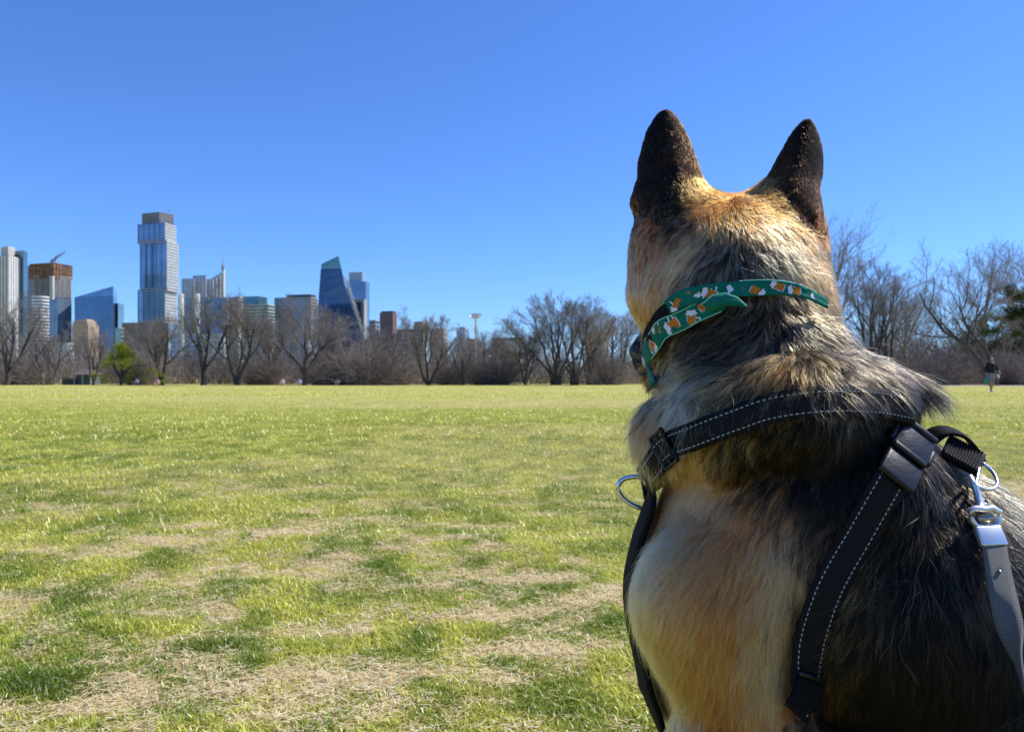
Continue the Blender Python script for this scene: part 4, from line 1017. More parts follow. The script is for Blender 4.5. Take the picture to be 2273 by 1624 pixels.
COLLAR_LINES = [(R_collar.c[::4], .010), (R_wrap.c[::4], .012), (R_under.c[::4], .013)]
# ------------------------------------------------------------------ the dog: coat
dog_tri = np.concatenate([dog_q[:, [0, 1, 2]], dog_q[:, [0, 2, 3]]])
nrm = np.zeros(len(dog_me.vertices) * 3); dog_me.vertices.foreach_get('normal', nrm); dog_n = nrm.reshape(-1, 3)
# coat colours, warmed to offset the blue skylight: (light hairs, share of black hairs)
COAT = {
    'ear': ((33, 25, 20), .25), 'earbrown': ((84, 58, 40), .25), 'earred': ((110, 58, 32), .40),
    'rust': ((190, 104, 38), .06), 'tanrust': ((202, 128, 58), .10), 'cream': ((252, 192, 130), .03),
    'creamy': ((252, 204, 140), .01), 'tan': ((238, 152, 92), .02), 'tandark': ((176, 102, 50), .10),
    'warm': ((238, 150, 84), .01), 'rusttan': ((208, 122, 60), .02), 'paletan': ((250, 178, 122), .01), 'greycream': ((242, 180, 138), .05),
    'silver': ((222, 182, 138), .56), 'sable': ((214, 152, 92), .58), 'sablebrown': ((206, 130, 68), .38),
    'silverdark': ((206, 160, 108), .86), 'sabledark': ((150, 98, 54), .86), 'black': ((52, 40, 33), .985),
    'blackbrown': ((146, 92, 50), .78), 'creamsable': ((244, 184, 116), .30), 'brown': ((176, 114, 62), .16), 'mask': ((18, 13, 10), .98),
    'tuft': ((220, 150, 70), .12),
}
A = []   # anchors seen in the photograph: column, row, screen direction, length mm, lift, coat, mirrored to the far side
def an(px, py, dx, dy, L, lift, coat, mir=False): A.append((px, py, dx, dy, L, lift, coat, mir))
# ears
for q in ((1475, 262), (1460, 310), (1445, 360), (1440, 410), (1436, 450), (1490, 390), (1470, 440)): an(*q, -.1, -1, 6, .06, 'ear')
for q in ((1505, 300), (1522, 350), (1532, 385)): an(*q, .1, -1, 6, .08, 'earbrown')
an(1418, 470, -.4, -.6, 9, .4, 'earred'); an(1436, 505, -.4, .6, 14, .3, 'tan')
for q in ((1802, 285), (1805, 330), (1800, 380), (1795, 430), (1770, 350), (1760, 420), (1800, 460)): an(*q, .15, -1, 6, .06, 'ear')
for q in ((1745, 355), (1722, 385)): an(*q, -.1, -1, 6, .08, 'earbrown')
an(1812, 485, .4, -.3, 9, .4, 'earred')
# head
an(1620, 432, 0, -.4, 12, .5, 'rust'); an(1590, 428, -.3, -.8, 14, .5, 'rust'); an(1655, 430, .3, -.8, 14, .5, 'rust')
an(1562, 420, -.4, -.9, 18, .5, 'tuft'); an(1538, 448, -.8, -.4, 16, .5, 'tuft'); an(1690, 418, .6, -.8, 18, .5, 'tuft'); an(1712, 450, .9, -.2, 18, .5, 'tuft')
for q in ((1498, 425), (1480, 480), (1455, 488), (1500, 470)): an(*q, -.3, -.8, 6, .2, 'ear')
for q in ((1755, 440), (1785, 490), (1775, 460), (1800, 500)): an(*q, .2, -.8, 6, .2, 'ear')
an(1560, 468, -.5, .4, 16, .5, 'tandark'); an(1680, 458, .5, .3, 16, .5, 'tandark')
an(1600, 462, -.2, .7, 14, .4, 'rust'); an(1650, 462, .2, .7, 14, .4, 'rust'); an(1625, 485, 0, 1, 18, .3, 'tanrust')
an(1495, 505, -.8, .4, 18, .35, 'sabledark'); an(1500, 525, -.8, .5, 26, .35, 'brown')
an(1565, 515, -.7, .6, 26, .3, 'cream'); an(1520, 555, -.85, .5, 28, .3, 'creamy'); an(1475, 585, -.8, .6, 28, .3, 'cream')
an(1430, 540, -.3, .9, 18, .25, 'tandark'); an(1415, 600, -.2, 1, 20, .25, 'tan'); an(1425, 650, -.1, 1, 22, .25, 'tan')
an(1690, 510, .6, .7, 26, .3, 'tan'); an(1740, 540, .7, .7, 28, .3, 'creamy'); an(1785, 575, .6, .8, 28, .3, 'creamy'); an(1750, 500, .5, .8, 24, .35, 'tanrust')
an(1800, 530, .4, .9, 24, .3, 'tan'); an(1815, 620, .4, .9, 34, .4, 'tan'); an(1830, 660, .25, 1, 36, .4, 'tandark'); an(1785, 640, .5, .9, 34, .3, 'tan')
an(1625, 530, 0, 1, 22, .3, 'silver'); an(1580, 570, -.6, .75, 28, .3, 'silver'); an(1670, 570, .45, .85, 28, .3, 'silver'); an(1625, 585, 0, 1, 28, .3, 'silver')
an(1560, 615, -.55, .8, 30, .3, 'silver'); an(1690, 615, .45, .9, 30, .3, 'silver'); an(1735, 600, .6, .8, 30, .3, 'creamsable'); an(1515, 605, -.8, .6, 30, .3, 'cream')
an(1500, 640, -.7, .7, 30, .3, 'tan'); an(1625, 630, 0, 1, 26, .35, 'silver'); an(1460, 640, -.6, .8, 28, .3, 'tan')
an(1415, 700, .0, 1, 20, .25, 'tan'); an(1430, 750, .1, 1, 20, .25, 'warm'); an(1470, 720, 0, 1, 18, .2, 'tandark')
an(1400, 780, -.2, .7, 9, .3, 'mask'); an(1410, 820, -.1, .8, 9, .3, 'mask'); an(1420, 775, 0, 1, 12, .3, 'mask')
# neck below the collar
an(1490, 775, -.8, .5, 34, .3, 'sabledark'); an(1560, 745, -.85, .4, 36, .3, 'sabledark'); an(1610, 720, -.8, .4, 34, .35, 'blackbrown'); an(1460, 820, -.75, .5, 34, .3, 'brown')
an(1650, 720, -.8, .1, 34, .4, 'sable'); an(1690, 690, -.3, .5, 32, .4, 'sable'); an(1670, 755, -.8, .5, 36, .4, 'silver'); an(1720, 740, -.1, 1, 36, .45, 'silver'); an(1740, 700, .4, .7, 36, .4, 'sable')
an(1790, 700, .85, .4, 40, .3, 'creamsable'); an(1830, 740, .85, .5, 44, .3, 'sable'); an(1880, 745, .9, .42, 42, .15, 'silver'); an(1940, 785, .9, .42, 44, .15, 'silver'); an(1880, 790, .7, .7, 40, .3, 'silverdark')
an(1990, 822, .92, .36, 50, .15, 'silverdark'); an(2020, 838, .95, .30, 56, .12, 'silverdark'); an(2040, 856, .97, .2, 54, .08, 'black'); an(2030, 880, .95, -.05, 30, .05, 'black'); an(2000, 895, .9, .0, 28, .08, 'black'); an(1940, 850, .7, .7, 48, .3, 'silverdark')
an(1640, 790, -.95, .25, 38, .35, 'sable'); an(1560, 805, -.97, .15, 40, .35, 'creamsable'); an(1500, 835, -.95, .2, 40, .35, 'cream'); an(1620, 840, -.9, .3, 40, .35, 'creamsable')
an(1440, 880, -.8, .4, 42, .45, 'brown'); an(1400, 930, -.6, .8, 44, .4, 'rusttan'); an(1470, 930, -.5, .85, 46, .3, 'tan'); an(1420, 985, -.25, 1, 42, .4, 'tan'); an(1540, 900, -.4, .9, 42, .3, 'paletan'); an(1480, 880, -.8, .5, 42, .3, 'brown')
an(1700, 800, -.6, .6, 38, .4, 'sablebrown'); an(1720, 845, -.3, .9, 40, .4, 'sablebrown'); an(1790, 830, .0, .95, 42, .4, 'sablebrown'); an(1640, 880, -.3, .95, 40, .3, 'creamsable')
an(1770, 780, .1, .9, 38, .4, 'sable'); an(1850, 850, .3, .9, 44, .35, 'silver'); an(1900, 890, .3, .9, 44, .35, 'black'); an(1960, 895, .5, .6, 30, .2, 'black')
# body
an(1800, 965, -.2, 1, 26, .3, 'black', True); an(1900, 985, -.3, .9, 32, .35, 'black', True); an(1680, 1000, -.3, .9, 26, .3, 'blackbrown', True); an(1960, 1040, -.4, .9, 34, .35, 'black', True)
an(1850, 1060, -.3, .95, 30, .3, 'black', True); an(1770, 1080, -.3, .95, 28, .3, 'blackbrown', True)
an(1550, 1050, -.5, .85, 28, .25, 'paletan', True); an(1480, 1120, -.5, .85, 28, .25, 'tan', True); an(1600, 1150, -.5, .85, 28, .22, 'tan', True); an(1690, 1140, -.45, .9, 30, .22, 'rusttan', True)
an(1440, 1250, -.5, .85, 30, .25, 'paletan', True); an(1530, 1250, -.5, .85, 30, .22, 'tan', True); an(1640, 1260, -.45, .9, 30, .22, 'rusttan', True)
an(1430, 1400, -.55, .8, 34, .3, 'cream', True); an(1520, 1380, -.45, .9, 30, .22, 'warm', True); an(1620, 1380, -.4, .9, 30, .22, 'rusttan', True)
an(1440, 1500, -.4, .9, 34, .3, 'cream', True); an(1540, 1500, -.2, 1, 30, .22, 'warm', True); an(1640, 1490, -.1, 1, 30, .22, 'warm', True)
an(1750, 1200, -.35, .95, 36, .25, 'greycream', True); an(1730, 1330, -.3, .95, 42, .25, 'greycream', True); an(1710, 1440, -.15, 1, 42, .25, 'greycream', True); an(1700, 1520, .0, 1, 36, .25, 'paletan', True)
an(1600, 1590, 0, 1, 24, .2, 'rust', True); an(1690, 1590, 0, 1, 28, .22, 'warm', True); an(1510, 1590, -.1, 1, 28, .25, 'cream', True)
an(1980, 1160, -.35, .9, 42, .3, 'sabledark', True); an(1920, 1280, -.4, .9, 44, .28, 'sable', True); an(1865, 1400, -.4, .9, 44, .28, 'sablebrown', True); an(1830, 1490, -.3, .95, 40, .28, 'brown', True)
an(1830, 1590, .0, 1, 34, .28, 'blackbrown', True); an(1900, 1480, -.2, 1, 40, .26, 'black', True); an(1900, 1600, 0, 1, 38, .25, 'black', True); an(1960, 1380, -.3, .95, 42, .28, 'black', True); an(2040, 1250, -.25, .95, 44, .3, 'sabledark', True)  # black saddle; lower flank darkened further, its shade put into the coat
an(2080, 1050, .15, .95, 40, .35, 'silverdark'); an(2130, 1130, .2, .95, 44, .35, 'silverdark', True); an(2120, 1250, -.05, 1, 44, .3, 'sabledark', True)
an(2180, 1060, .75, .6, 44, .35, 'creamsable'); an(2230, 1150, .75, .65, 46, .35, 'creamsable'); an(2240, 1250, .5, .85, 46, .3, 'silverdark', True)
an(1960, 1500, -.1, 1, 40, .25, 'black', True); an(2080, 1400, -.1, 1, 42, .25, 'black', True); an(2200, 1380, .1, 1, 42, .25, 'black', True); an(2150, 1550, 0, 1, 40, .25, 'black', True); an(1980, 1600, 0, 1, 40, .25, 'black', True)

a_pos, a_dir, a_len, a_lift, a_col, a_dark = [], [], [], [], [], []
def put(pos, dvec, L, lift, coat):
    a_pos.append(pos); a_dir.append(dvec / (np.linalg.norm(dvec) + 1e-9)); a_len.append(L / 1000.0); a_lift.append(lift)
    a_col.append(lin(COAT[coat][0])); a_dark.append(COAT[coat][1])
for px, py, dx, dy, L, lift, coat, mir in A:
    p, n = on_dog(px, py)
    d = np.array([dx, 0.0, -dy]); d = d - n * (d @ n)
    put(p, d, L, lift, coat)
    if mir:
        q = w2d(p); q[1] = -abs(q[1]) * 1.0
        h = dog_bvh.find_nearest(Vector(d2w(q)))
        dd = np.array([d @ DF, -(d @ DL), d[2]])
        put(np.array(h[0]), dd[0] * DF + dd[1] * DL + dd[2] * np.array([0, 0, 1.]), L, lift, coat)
# anchors out of the photograph's sight, in the dog's own frame
for (a, l, z), (da, dl, dz), L, lift, coat in [
        ((-.25, 0, .42), (-.7, 0, -.7), 45, .3, 'black'), ((-.4, 0, .27), (-.6, 0, -.8), 45, .3, 'black'),
        ((-.3, .17, .25), (-.3, 0, -1), 38, .25, 'blackbrown'), ((-.3, -.17, .25), (-.3, 0, -1), 38, .25, 'blackbrown'),
        ((-.12, .19, .18), (.3, 0, -1), 26, .2, 'warm'), ((-.12, -.19, .18), (.3, 0, -1), 26, .2, 'warm'),
        ((-.15, .16, .03), (1, 0, -.2), 14, .2, 'tan'), ((-.15, -.16, .03), (1, 0, -.2), 14, .2, 'tan'),
        ((.18, .12, .2), (.0, 0, -1), 16, .2, 'tan'), ((.18, -.12, .2), (.0, 0, -1), 16, .2, 'tan'), ((.21, .09, .05), (.6, 0, -.6), 10, .2, 'tan'), ((.21, -.09, .05), (.6, 0, -.6), 10, .2, 'tan'),
        ((-.47, .03, .1), (-.6, .6, -.3), 55, .4, 'black'), ((-.56, .12, .06), (-.1, 1, -.2), 60, .4, 'black'),
        ((.25, 0, .5), (.0, 0, -1), 36, .3, 'cream'), ((.24, 0, .4), (.0, 0, -1), 36, .3, 'cream'), ((.05, 0, .33), (-.3, 0, -1), 30, .3, 'tan'), ((-.1, 0, .26), (-.5, 0, -.6), 28, .3, 'tan'),
        ((.24, -.04, .65), (.3, 0, -.9), 42, .3, 'paletan'), ((.08, -.12, .68), (.2, 0, -.9), 42, .3, 'sablebrown'), ((.16, -.1, .6), (.2, 0, -.9), 36, .3, 'tan')]:
    h = dog_bvh.find_nearest(Vector(d2w(np.array([a, l, z]))))
    put(np.array(h[0]), da * DF + dl * DL + dz * np.array([0, 0, 1.]), L, lift, coat)
for (f, r, u), (df, dr, du), L, lift, coat in [   # face
        ((.07, 0, .07), (-1, 0, .2), 12, .2, 'tandark'), ((.12, .0, .04), (-1, 0, .3), 7, .2, 'mask'), ((.17, .03, -.05), (-1, 0, 0), 7, .2, 'mask'), ((.17, -.03, -.05), (-1, 0, 0), 7, .2, 'mask'),
        ((.12, .05, -.03), (-1, 0, 0), 9, .2, 'mask'), ((.12, -.05, -.03), (-1, 0, 0), 9, .2, 'mask'), ((.05, .1, -.04), (-1, 0, -.3), 20, .25, 'tan'), ((.06, 0, -.11), (-1, 0, -.3), 22, .25, 'paletan'), ((.13, 0, -.13), (-1, 0, 0), 8, .25, 'mask')]:
    h = dog_bvh.find_nearest(Vector(HC + f * HH + r * HR + u * HU))
    put(np.array(h[0]), df * HH + dr * HR + du * HU, L, lift, coat)
a_pos = np.array(a_pos); a_dir = np.array(a_dir); a_len = np.array(a_len); a_lift = np.array(a_lift); a_col = np.array(a_col); a_dark = np.array(a_dark)

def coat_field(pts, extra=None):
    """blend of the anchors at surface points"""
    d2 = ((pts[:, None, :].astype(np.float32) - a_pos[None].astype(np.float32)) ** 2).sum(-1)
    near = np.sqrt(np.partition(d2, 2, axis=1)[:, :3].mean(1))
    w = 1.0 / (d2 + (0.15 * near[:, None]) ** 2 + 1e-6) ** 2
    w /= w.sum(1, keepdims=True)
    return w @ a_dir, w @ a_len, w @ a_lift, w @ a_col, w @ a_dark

rng = np.random.default_rng(7)
def strap_clear(pts, lines):
    """distance in metres beyond the edge of the nearest strap (negative under it)"""
    out = np.full(len(pts), 1.0)
    for line, half in lines:
        for p0, p1 in zip(line[:-1], line[1:]):
            ba = p1 - p0; t = np.clip(((pts - p0) @ ba) / (ba @ ba + 1e-12), 0, 1)
            out = np.minimum(out, np.linalg.norm(pts - (p0 + t[:, None] * ba), axis=1) - half)
    return out

def make_fur(n_near, n_far):
    tri = dog_v[dog_tri]
    cr = np.cross(tri[:, 1] - tri[:, 0], tri[:, 2] - tri[:, 0]); area = .5 * np.linalg.norm(cr, axis=1)
    fn = cr / (2 * area[:, None] + 1e-12)
    cen = tri.mean(1)
    tocam = np.array([0, 0, CAM_H]) - cen; tocam /= np.linalg.norm(tocam, axis=1, keepdims=True)
    near = ((fn * tocam).sum(1) > -.35) & (cen[:, 2] > .24) & (cen[:, 0] < .75)
    roots, norms = [], []
    for sel, cnt in ((near, n_near), (~near, n_far)):
        ids = np.nonzero(sel)[0]; pr = area[ids] / area[ids].sum()
        pick = rng.choice(ids, cnt, p=pr)
        u, v = rng.random(cnt), rng.random(cnt); f = u + v > 1; u[f] = 1 - u[f]; v[f] = 1 - v[f]
        T = dog_tri[pick]
        w = np.stack([1 - u - v, u, v], 1)
        roots.append((dog_v[T] * w[..., None]).sum(1)); norms.append((dog_n[T] * w[..., None]).sum(1))
    roots = np.concatenate(roots); norms = np.concatenate(norms); norms /= np.linalg.norm(norms, axis=1, keepdims=True)
    N = len(roots)
    # clump guides
    K = N // 9
    gi = rng.choice(N, K, replace=False)
    kd = kdtree.KDTree(K)
    for k, i in enumerate(gi): kd.insert(roots[i], k)
    kd.balance()
    cl = np.fromiter((kd.find(r)[1] for r in roots), np.int64, N)
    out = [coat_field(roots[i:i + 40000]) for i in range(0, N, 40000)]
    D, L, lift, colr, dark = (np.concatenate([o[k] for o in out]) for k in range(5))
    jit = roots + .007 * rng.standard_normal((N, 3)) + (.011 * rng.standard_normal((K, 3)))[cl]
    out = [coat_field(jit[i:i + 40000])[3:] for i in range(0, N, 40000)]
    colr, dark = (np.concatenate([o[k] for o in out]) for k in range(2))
    D = D - norms * (D * norms).sum(1, keepdims=True); D /= np.linalg.norm(D, axis=1, keepdims=True) + 1e-9
    # flow turbulence, stronger in long fur
    B = np.cross(norms, D)
    loc = w2d(roots)
    calm = sstep(.615, .585, loc[:, 2]) * sstep(.0, .05, loc[:, 0]) * np.clip(1 - 3 * dark, 0, 1)      # sleek shoulder and chest
    wob = ((vnoise(roots, 45, 3, 2) - .5) * 1.5 + (vnoise(roots, 140, 5, 2) - .5) * 1.0) * (1 - .62 * calm)
    fly = rng.random(N) < .05
    wob = wob + np.where(fly, rng.standard_normal(N) * .5, 0)
    D = D * np.cos(wob)[:, None] + B * np.sin(wob)[:, None]; B = np.cross(norms, D)
    clr = strap_clear(roots, STRAP_LINES); clc = strap_clear(roots, COLLAR_LINES)
    keep = (clr > 0.001) & (clc > .001)
    press = sstep(0.0, .011, clr)
    L = L * (.35 + .65 * press) * (.72 + .5 * rng.random(N)) * (.8 + .4 * vnoise(roots, 60, 9, 1))
    lift = lift * (1 - .35 * calm) * (.4 + .6 * press) * (.7 + .6 * vnoise(roots, 90, 11, 1)) + .06 * rng.standard_normal(N)
    L = np.where(loc[:, 2] > .765, L * .62, L * .9)
    L = np.where(fly, L * 1.25, L); lift = np.where(fly, lift + .12, lift)
    S = 7
    s = np.linspace(0, 1, S)
    ph = rng.random(N) * 6.28
    curl = (.04 + .05 * rng.random(N))
    # guide curve for every strand, then pulled to its clump's guide
    tang = s[None, :] * (1 - .10 * s[None, :] ** 2)
    up = (lift[:, None] * s[None, :] * (1.25 - .75 * s[None, :]))
    pos = roots[:, None] + L[:, None, None] * (tang[..., None] * D[:, None] + up[..., None] * norms[:, None])
    pos += (L * curl)[:, None, None] * (np.sin(ph[:, None] + s[None] * 5.0) * s[None])[..., None] * B[:, None]
    pos[:, :, 2] -= (L * .10)[:, None] * s[None] ** 2
    g = gi[cl]
    gwave = (np.sin(ph[g][:, None] * 3 + s[None] * 4.5) * s[None])[..., None] * B[g][:, None] * (L[g] * .13)[:, None, None]
    tgt = pos[g] + gwave
    off = pos - tgt
    cf = (.66 * s[None] ** 1.2 * (.6 + .4 * rng.random(K))[cl][:, None])[..., None]
    cf = np.where(fly[:, None, None], cf * .2, cf)
    cf = cf * (np.clip(L / .02, 0, 1) * (1 - .5 * calm))[:, None, None]
    newpos = pos - off * cf
    newpos[:, 0] = roots
    # colour: agouti hairs, black hairs come in locks
    gr = rng.random(K)[cl]
    pick = .62 * gr + .38 * rng.random(N)
    pick = np.argsort(np.argsort(pick)) / N           # even spread
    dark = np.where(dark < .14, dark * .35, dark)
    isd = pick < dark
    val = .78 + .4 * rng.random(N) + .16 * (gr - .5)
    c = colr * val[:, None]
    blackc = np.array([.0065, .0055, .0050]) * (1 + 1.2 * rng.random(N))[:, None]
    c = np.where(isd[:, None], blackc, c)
    rad = .000105 + .00007 * np.clip(L / .04, 0, 1)
    rad = np.where(np.arange(N) < n_near, rad, rad * 2.2)
    return newpos[keep], np.clip(c[keep], 0, .95), rad[keep]

def hair_material():
    m = bpy.data.materials.new('fur'); m.use_nodes = True; nt = m.node_tree; nt.nodes.clear()
    out = nt.nodes.new('ShaderNodeOutputMaterial'); h = nt.nodes.new('ShaderNodeBsdfHairPrincipled')
    h.model = 'CHIANG'; h.parametrization = 'COLOR'
    at = nt.nodes.new('ShaderNodeAttribute'); at.attribute_name = 'hair_color'
    hi = nt.nodes.new('ShaderNodeHairInfo')
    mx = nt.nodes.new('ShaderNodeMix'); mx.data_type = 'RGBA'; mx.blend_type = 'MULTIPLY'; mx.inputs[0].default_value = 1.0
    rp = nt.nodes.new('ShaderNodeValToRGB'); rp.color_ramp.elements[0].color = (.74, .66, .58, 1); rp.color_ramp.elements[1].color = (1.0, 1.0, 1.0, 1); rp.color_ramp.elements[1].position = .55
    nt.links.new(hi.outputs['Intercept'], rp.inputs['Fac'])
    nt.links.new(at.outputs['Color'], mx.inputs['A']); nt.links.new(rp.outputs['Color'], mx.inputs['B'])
    nt.links.new(mx.outputs['Result'], h.inputs['Color'])
    h.inputs['Roughness'].default_value = .34; h.inputs['Radial Roughness'].default_value = .7; h.inputs['Random Roughness'].default_value = .2
    h.inputs['Coat'].default_value = 0.0; h.inputs['IOR'].default_value = 1.22
    nt.links.new(h.outputs[0], out.inputs['Surface'])
    return m

def hair_object(name, pos, colr, rad, m, parent=None):
    N, S = pos.shape[:2]
    cu = bpy.data.hair_curves.new(name)
    cu.add_curves([S] * N)
    cu.attributes['position'].data.foreach_set('vector', pos.astype(np.float32).ravel())
    ra = cu.attributes.get('radius') or cu.attributes.new('radius', 'FLOAT', 'POINT')
    prof = np.linspace(1, 0, S) ** .6 * .9 + .1
    ra.data.foreach_set('value', (rad[:, None] * prof[None]).astype(np.float32).ravel())
    ca = cu.attributes.new('hair_color', 'FLOAT_COLOR', 'CURVE')
    rgba = np.ones((N, 4), np.float32); rgba[:, :3] = colr
    ca.data.foreach_set('color', rgba.ravel())
    cu.materials.append(m)
    return link(name, cu, parent)
# ------------------------------------------------------------------ the dog as one thing
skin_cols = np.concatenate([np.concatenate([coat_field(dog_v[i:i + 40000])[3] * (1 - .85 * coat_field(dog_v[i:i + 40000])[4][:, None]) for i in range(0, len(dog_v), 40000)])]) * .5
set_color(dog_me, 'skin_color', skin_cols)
skin = bpy.data.materials.new('undercoat'); skin.use_nodes = True
_b = skin.node_tree.nodes['Principled BSDF']; _a = skin.node_tree.nodes.new('ShaderNodeAttribute'); _a.attribute_name = 'skin_color'
skin.node_tree.links.new(_a.outputs['Color'], _b.inputs['Base Color']); _b.inputs['Roughness'].default_value = .9; _b.inputs['Specular IOR Level'].default_value = .1
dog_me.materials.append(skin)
dog = empty('dog', d2w(np.array([0, 0, 0.0])))
tag(dog, 'black and tan German shepherd sitting with its back to the camera', 'dog')
off = Matrix.Translation(-dog.location)
def dogpart(o):
    o.parent = dog; o.matrix_parent_inverse = off; return o
dogpart(link('body', dog_me))
fp, fc, fr = make_fur(N_FUR_NEAR, N_FUR_FAR)
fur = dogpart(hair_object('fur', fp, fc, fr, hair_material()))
tag(fur, kind='stuff')
# nose, eyes
nose_m = mat('nose_leather', (.012, .011, .011), .35, bump=.3, bscale=300)
eye_m = mat('eye_amber', (.09, .04, .012), .08)
def blob(name, c, r, m, scale=(1, 1, 1)):
    bm = bmesh.new(); bmesh.ops.create_uvsphere(bm, u_segments=16, v_segments=10, radius=r)
    bmesh.ops.scale(bm, vec=scale, verts=bm.verts); bmesh.ops.translate(bm, vec=Vector(c), verts=bm.verts)
    for f in bm.faces: f.smooth = True
    me = bpy.data.meshes.new(name); bm.to_mesh(me); bm.free(); me.materials.append(m); return link(name, me)
dogpart(blob('nose', HC + HH * .212 + HU * -.056, .017, nose_m, (1.1, .8, .9)))
for s in (-1, 1): dogpart(blob('eye', HC + HH * .088 + HR * .036 * s + HU * .008, .011, eye_m))
# ------------------------------------------------------------------ harness, collar and leash
web = mat('black_webbing', (.0055, .0055, .0075), .7, bump=.25, bscale=900, spec=.22)
web2 = mat('black_binding', (.004, .004, .005), .8, bump=.2, bscale=700, spec=.2)
thread = mat('white_thread', (.50, .50, .47), .8)
plastic = mat('black_plastic', (.004, .004, .006), .42, bump=.05, bscale=200)
steel = mat('brushed_steel', (.72, .74, .78), .22, 1.0, bump=.04, bscale=500)
bright = mat('polished_steel', (.80, .79, .77), .34, .85)

def oriented(c, x, y, z):
    """matrix from an origin and three axes"""
    M = Matrix((( x[0], y[0], z[0], c[0]), (x[1], y[1], z[1], c[1]), (x[2], y[2], z[2], c[2]), (0, 0, 0, 1))); return M
def rounded_box(name, M, sx, sy, sz, bev, m, parent, hole=None):
    bm = bmesh.new(); bmesh.ops.create_cube(bm, size=1.0); bmesh.ops.scale(bm, vec=(sx, sy, sz), verts=bm.verts)
    bmesh.ops.bevel(bm, geom=bm.edges[:], offset=bev, segments=3, affect='EDGES', profile=.5)
    bmesh.ops.transform(bm, matrix=M, verts=bm.verts)
    for f in bm.faces: f.smooth = True
    me = bpy.data.meshes.new(name); bm.to_mesh(me); bm.free(); me.materials.append(m)
    return child(link(name, me), parent)
def child(o, parent):
    o.parent = parent; o.matrix_parent_inverse = Matrix.Translation(-parent.location); return o
def frame_at(R, d, flip=1):
    c = R.at([d], 0)[0]; i = int(np.clip(np.searchsorted(R.len, d), 0, len(R.c) - 1)); return c, R.t[i], R.b[i], R.n[i]

harness = empty('dog_harness', tuple(R_chest.c[40]))
tag(harness, 'black webbing dog harness with white dashed stitching, worn by the dog', 'harness')
def strap(name, R, stitched=True, th=.0024, m=web, d0=0, d1=None):
    o = child(R.mesh(MB(), th, .0006).build(name, m, harness, True), harness)
    if stitched:
        st = R.stitches(MB(), d0=d0, d1=d1).build('stitching', thread, None); st.parent = o
        tag(st, kind='stuff')
    return o
strap('shoulder_strap', R_chest); strap('girth_strap', R_girth, d0=.03); strap('breast_strap', R_breast, False, .005, web2); strap('shoulder_strap', R_chest_far, True); strap('girth_strap', R_girth_far, True)
# slider on the shoulder strap
def slider(R, d, w, l):
    c, t, b, n = frame_at(R, d)
    mb = MB()
    for k in (-1, 0, 1):
        mb.tube([c + t * k * l / 2 - b * w / 2 + n * .003, c + t * k * l / 2 + n * .0045, c + t * k * l / 2 + b * w / 2 + n * .003], .0022, 8)
    for k in (-1, 1):
        mb.tube([c - t * l / 2 + b * k * w / 2 + n * .003, c + b * k * w / 2 + n * .003, c + t * l / 2 + b * k * w / 2 + n * .003], .0022, 8)
    o = child(mb.build('slider', plastic, harness, True), harness)
    R2 = Ribbon([(R.at([d + q], 0)[0], R.n[min(len(R.c) - 1, int(np.searchsorted(R.len, d + q)))]) for q in np.linspace(-l * .48, l * .62, 5)], .0042, .026, 14)
    o2 = child(R2.mesh(MB(), .0026, .0005).build('strap_overlap', web, harness, True), harness)
    st = R2.stitches(MB()).build('stitching', thread, None); st.parent = o2; tag(st, kind='stuff')
slider(R_chest, R_chest.len[np.argmin(np.linalg.norm(R_chest.c - on_dog(1512, 982)[0], axis=1))], .034, .024)
# ladder loop near the lower end of the girth strap
i = int(np.argmin(np.linalg.norm(R_girth.c - on_dog(1770, 1524)[0], axis=1)))
c, t, b, n = R_girth.c[i], R_girth.t[i], R_girth.b[i], R_girth.n[i]
rounded_box('slider', oriented(c + n * .003, t, b, n), .026, .036, .006, .0022, web2, harness)
rounded_box('slider', oriented(c - t * .016 + n * .005, t, b, n), .005, .038, .005, .0018, plastic, harness)
# side-release buckle
bh = on_dog(2022, 986); bh = (bh[0], np.array([.26, -.82, .5]) / np.linalg.norm([.26, -.82, .5])); bc = P(2024, 986, bh[0][1] - .018)
bt = P(1985, 1040, .72) - P(2050, 945, .735); bt = bt - bh[1] * (bt @ bh[1]); bt /= np.linalg.norm(bt); bb = np.cross(bh[1], bt)
Mb = oriented(bc, bt, bb, bh[1])
bk = rounded_box('buckle', Mb, .040, .037, .011, .004, plastic, harness)
def sub(o, par): o.parent = par; o.matrix_parent_inverse = Matrix.Identity(4); return o
for k in (-1, 1):
    sub(rounded_box('buckle_prong', oriented(bc + bt * .002 + bb * k * .0195, bt, bb, bh[1]), .018, .005, .008, .002, plastic, harness), bk)
sub(rounded_box('buckle_rib', oriented(bc - bt * .017 + bh[1] * .004, bt, bb, bh[1]), .006, .034, .007, .002, plastic, harness), bk)
sub(rounded_box('buckle_rib', oriented(bc + bt * .017 + bh[1] * .004, bt, bb, bh[1]), .006, .034, .007, .002, plastic, harness), bk)
rounded_box('strap_keeper', oriented(bc + bt * .036 + bh[1] * .001, bt, bb, bh[1]), .030, .036, .007, .003, plastic, harness)
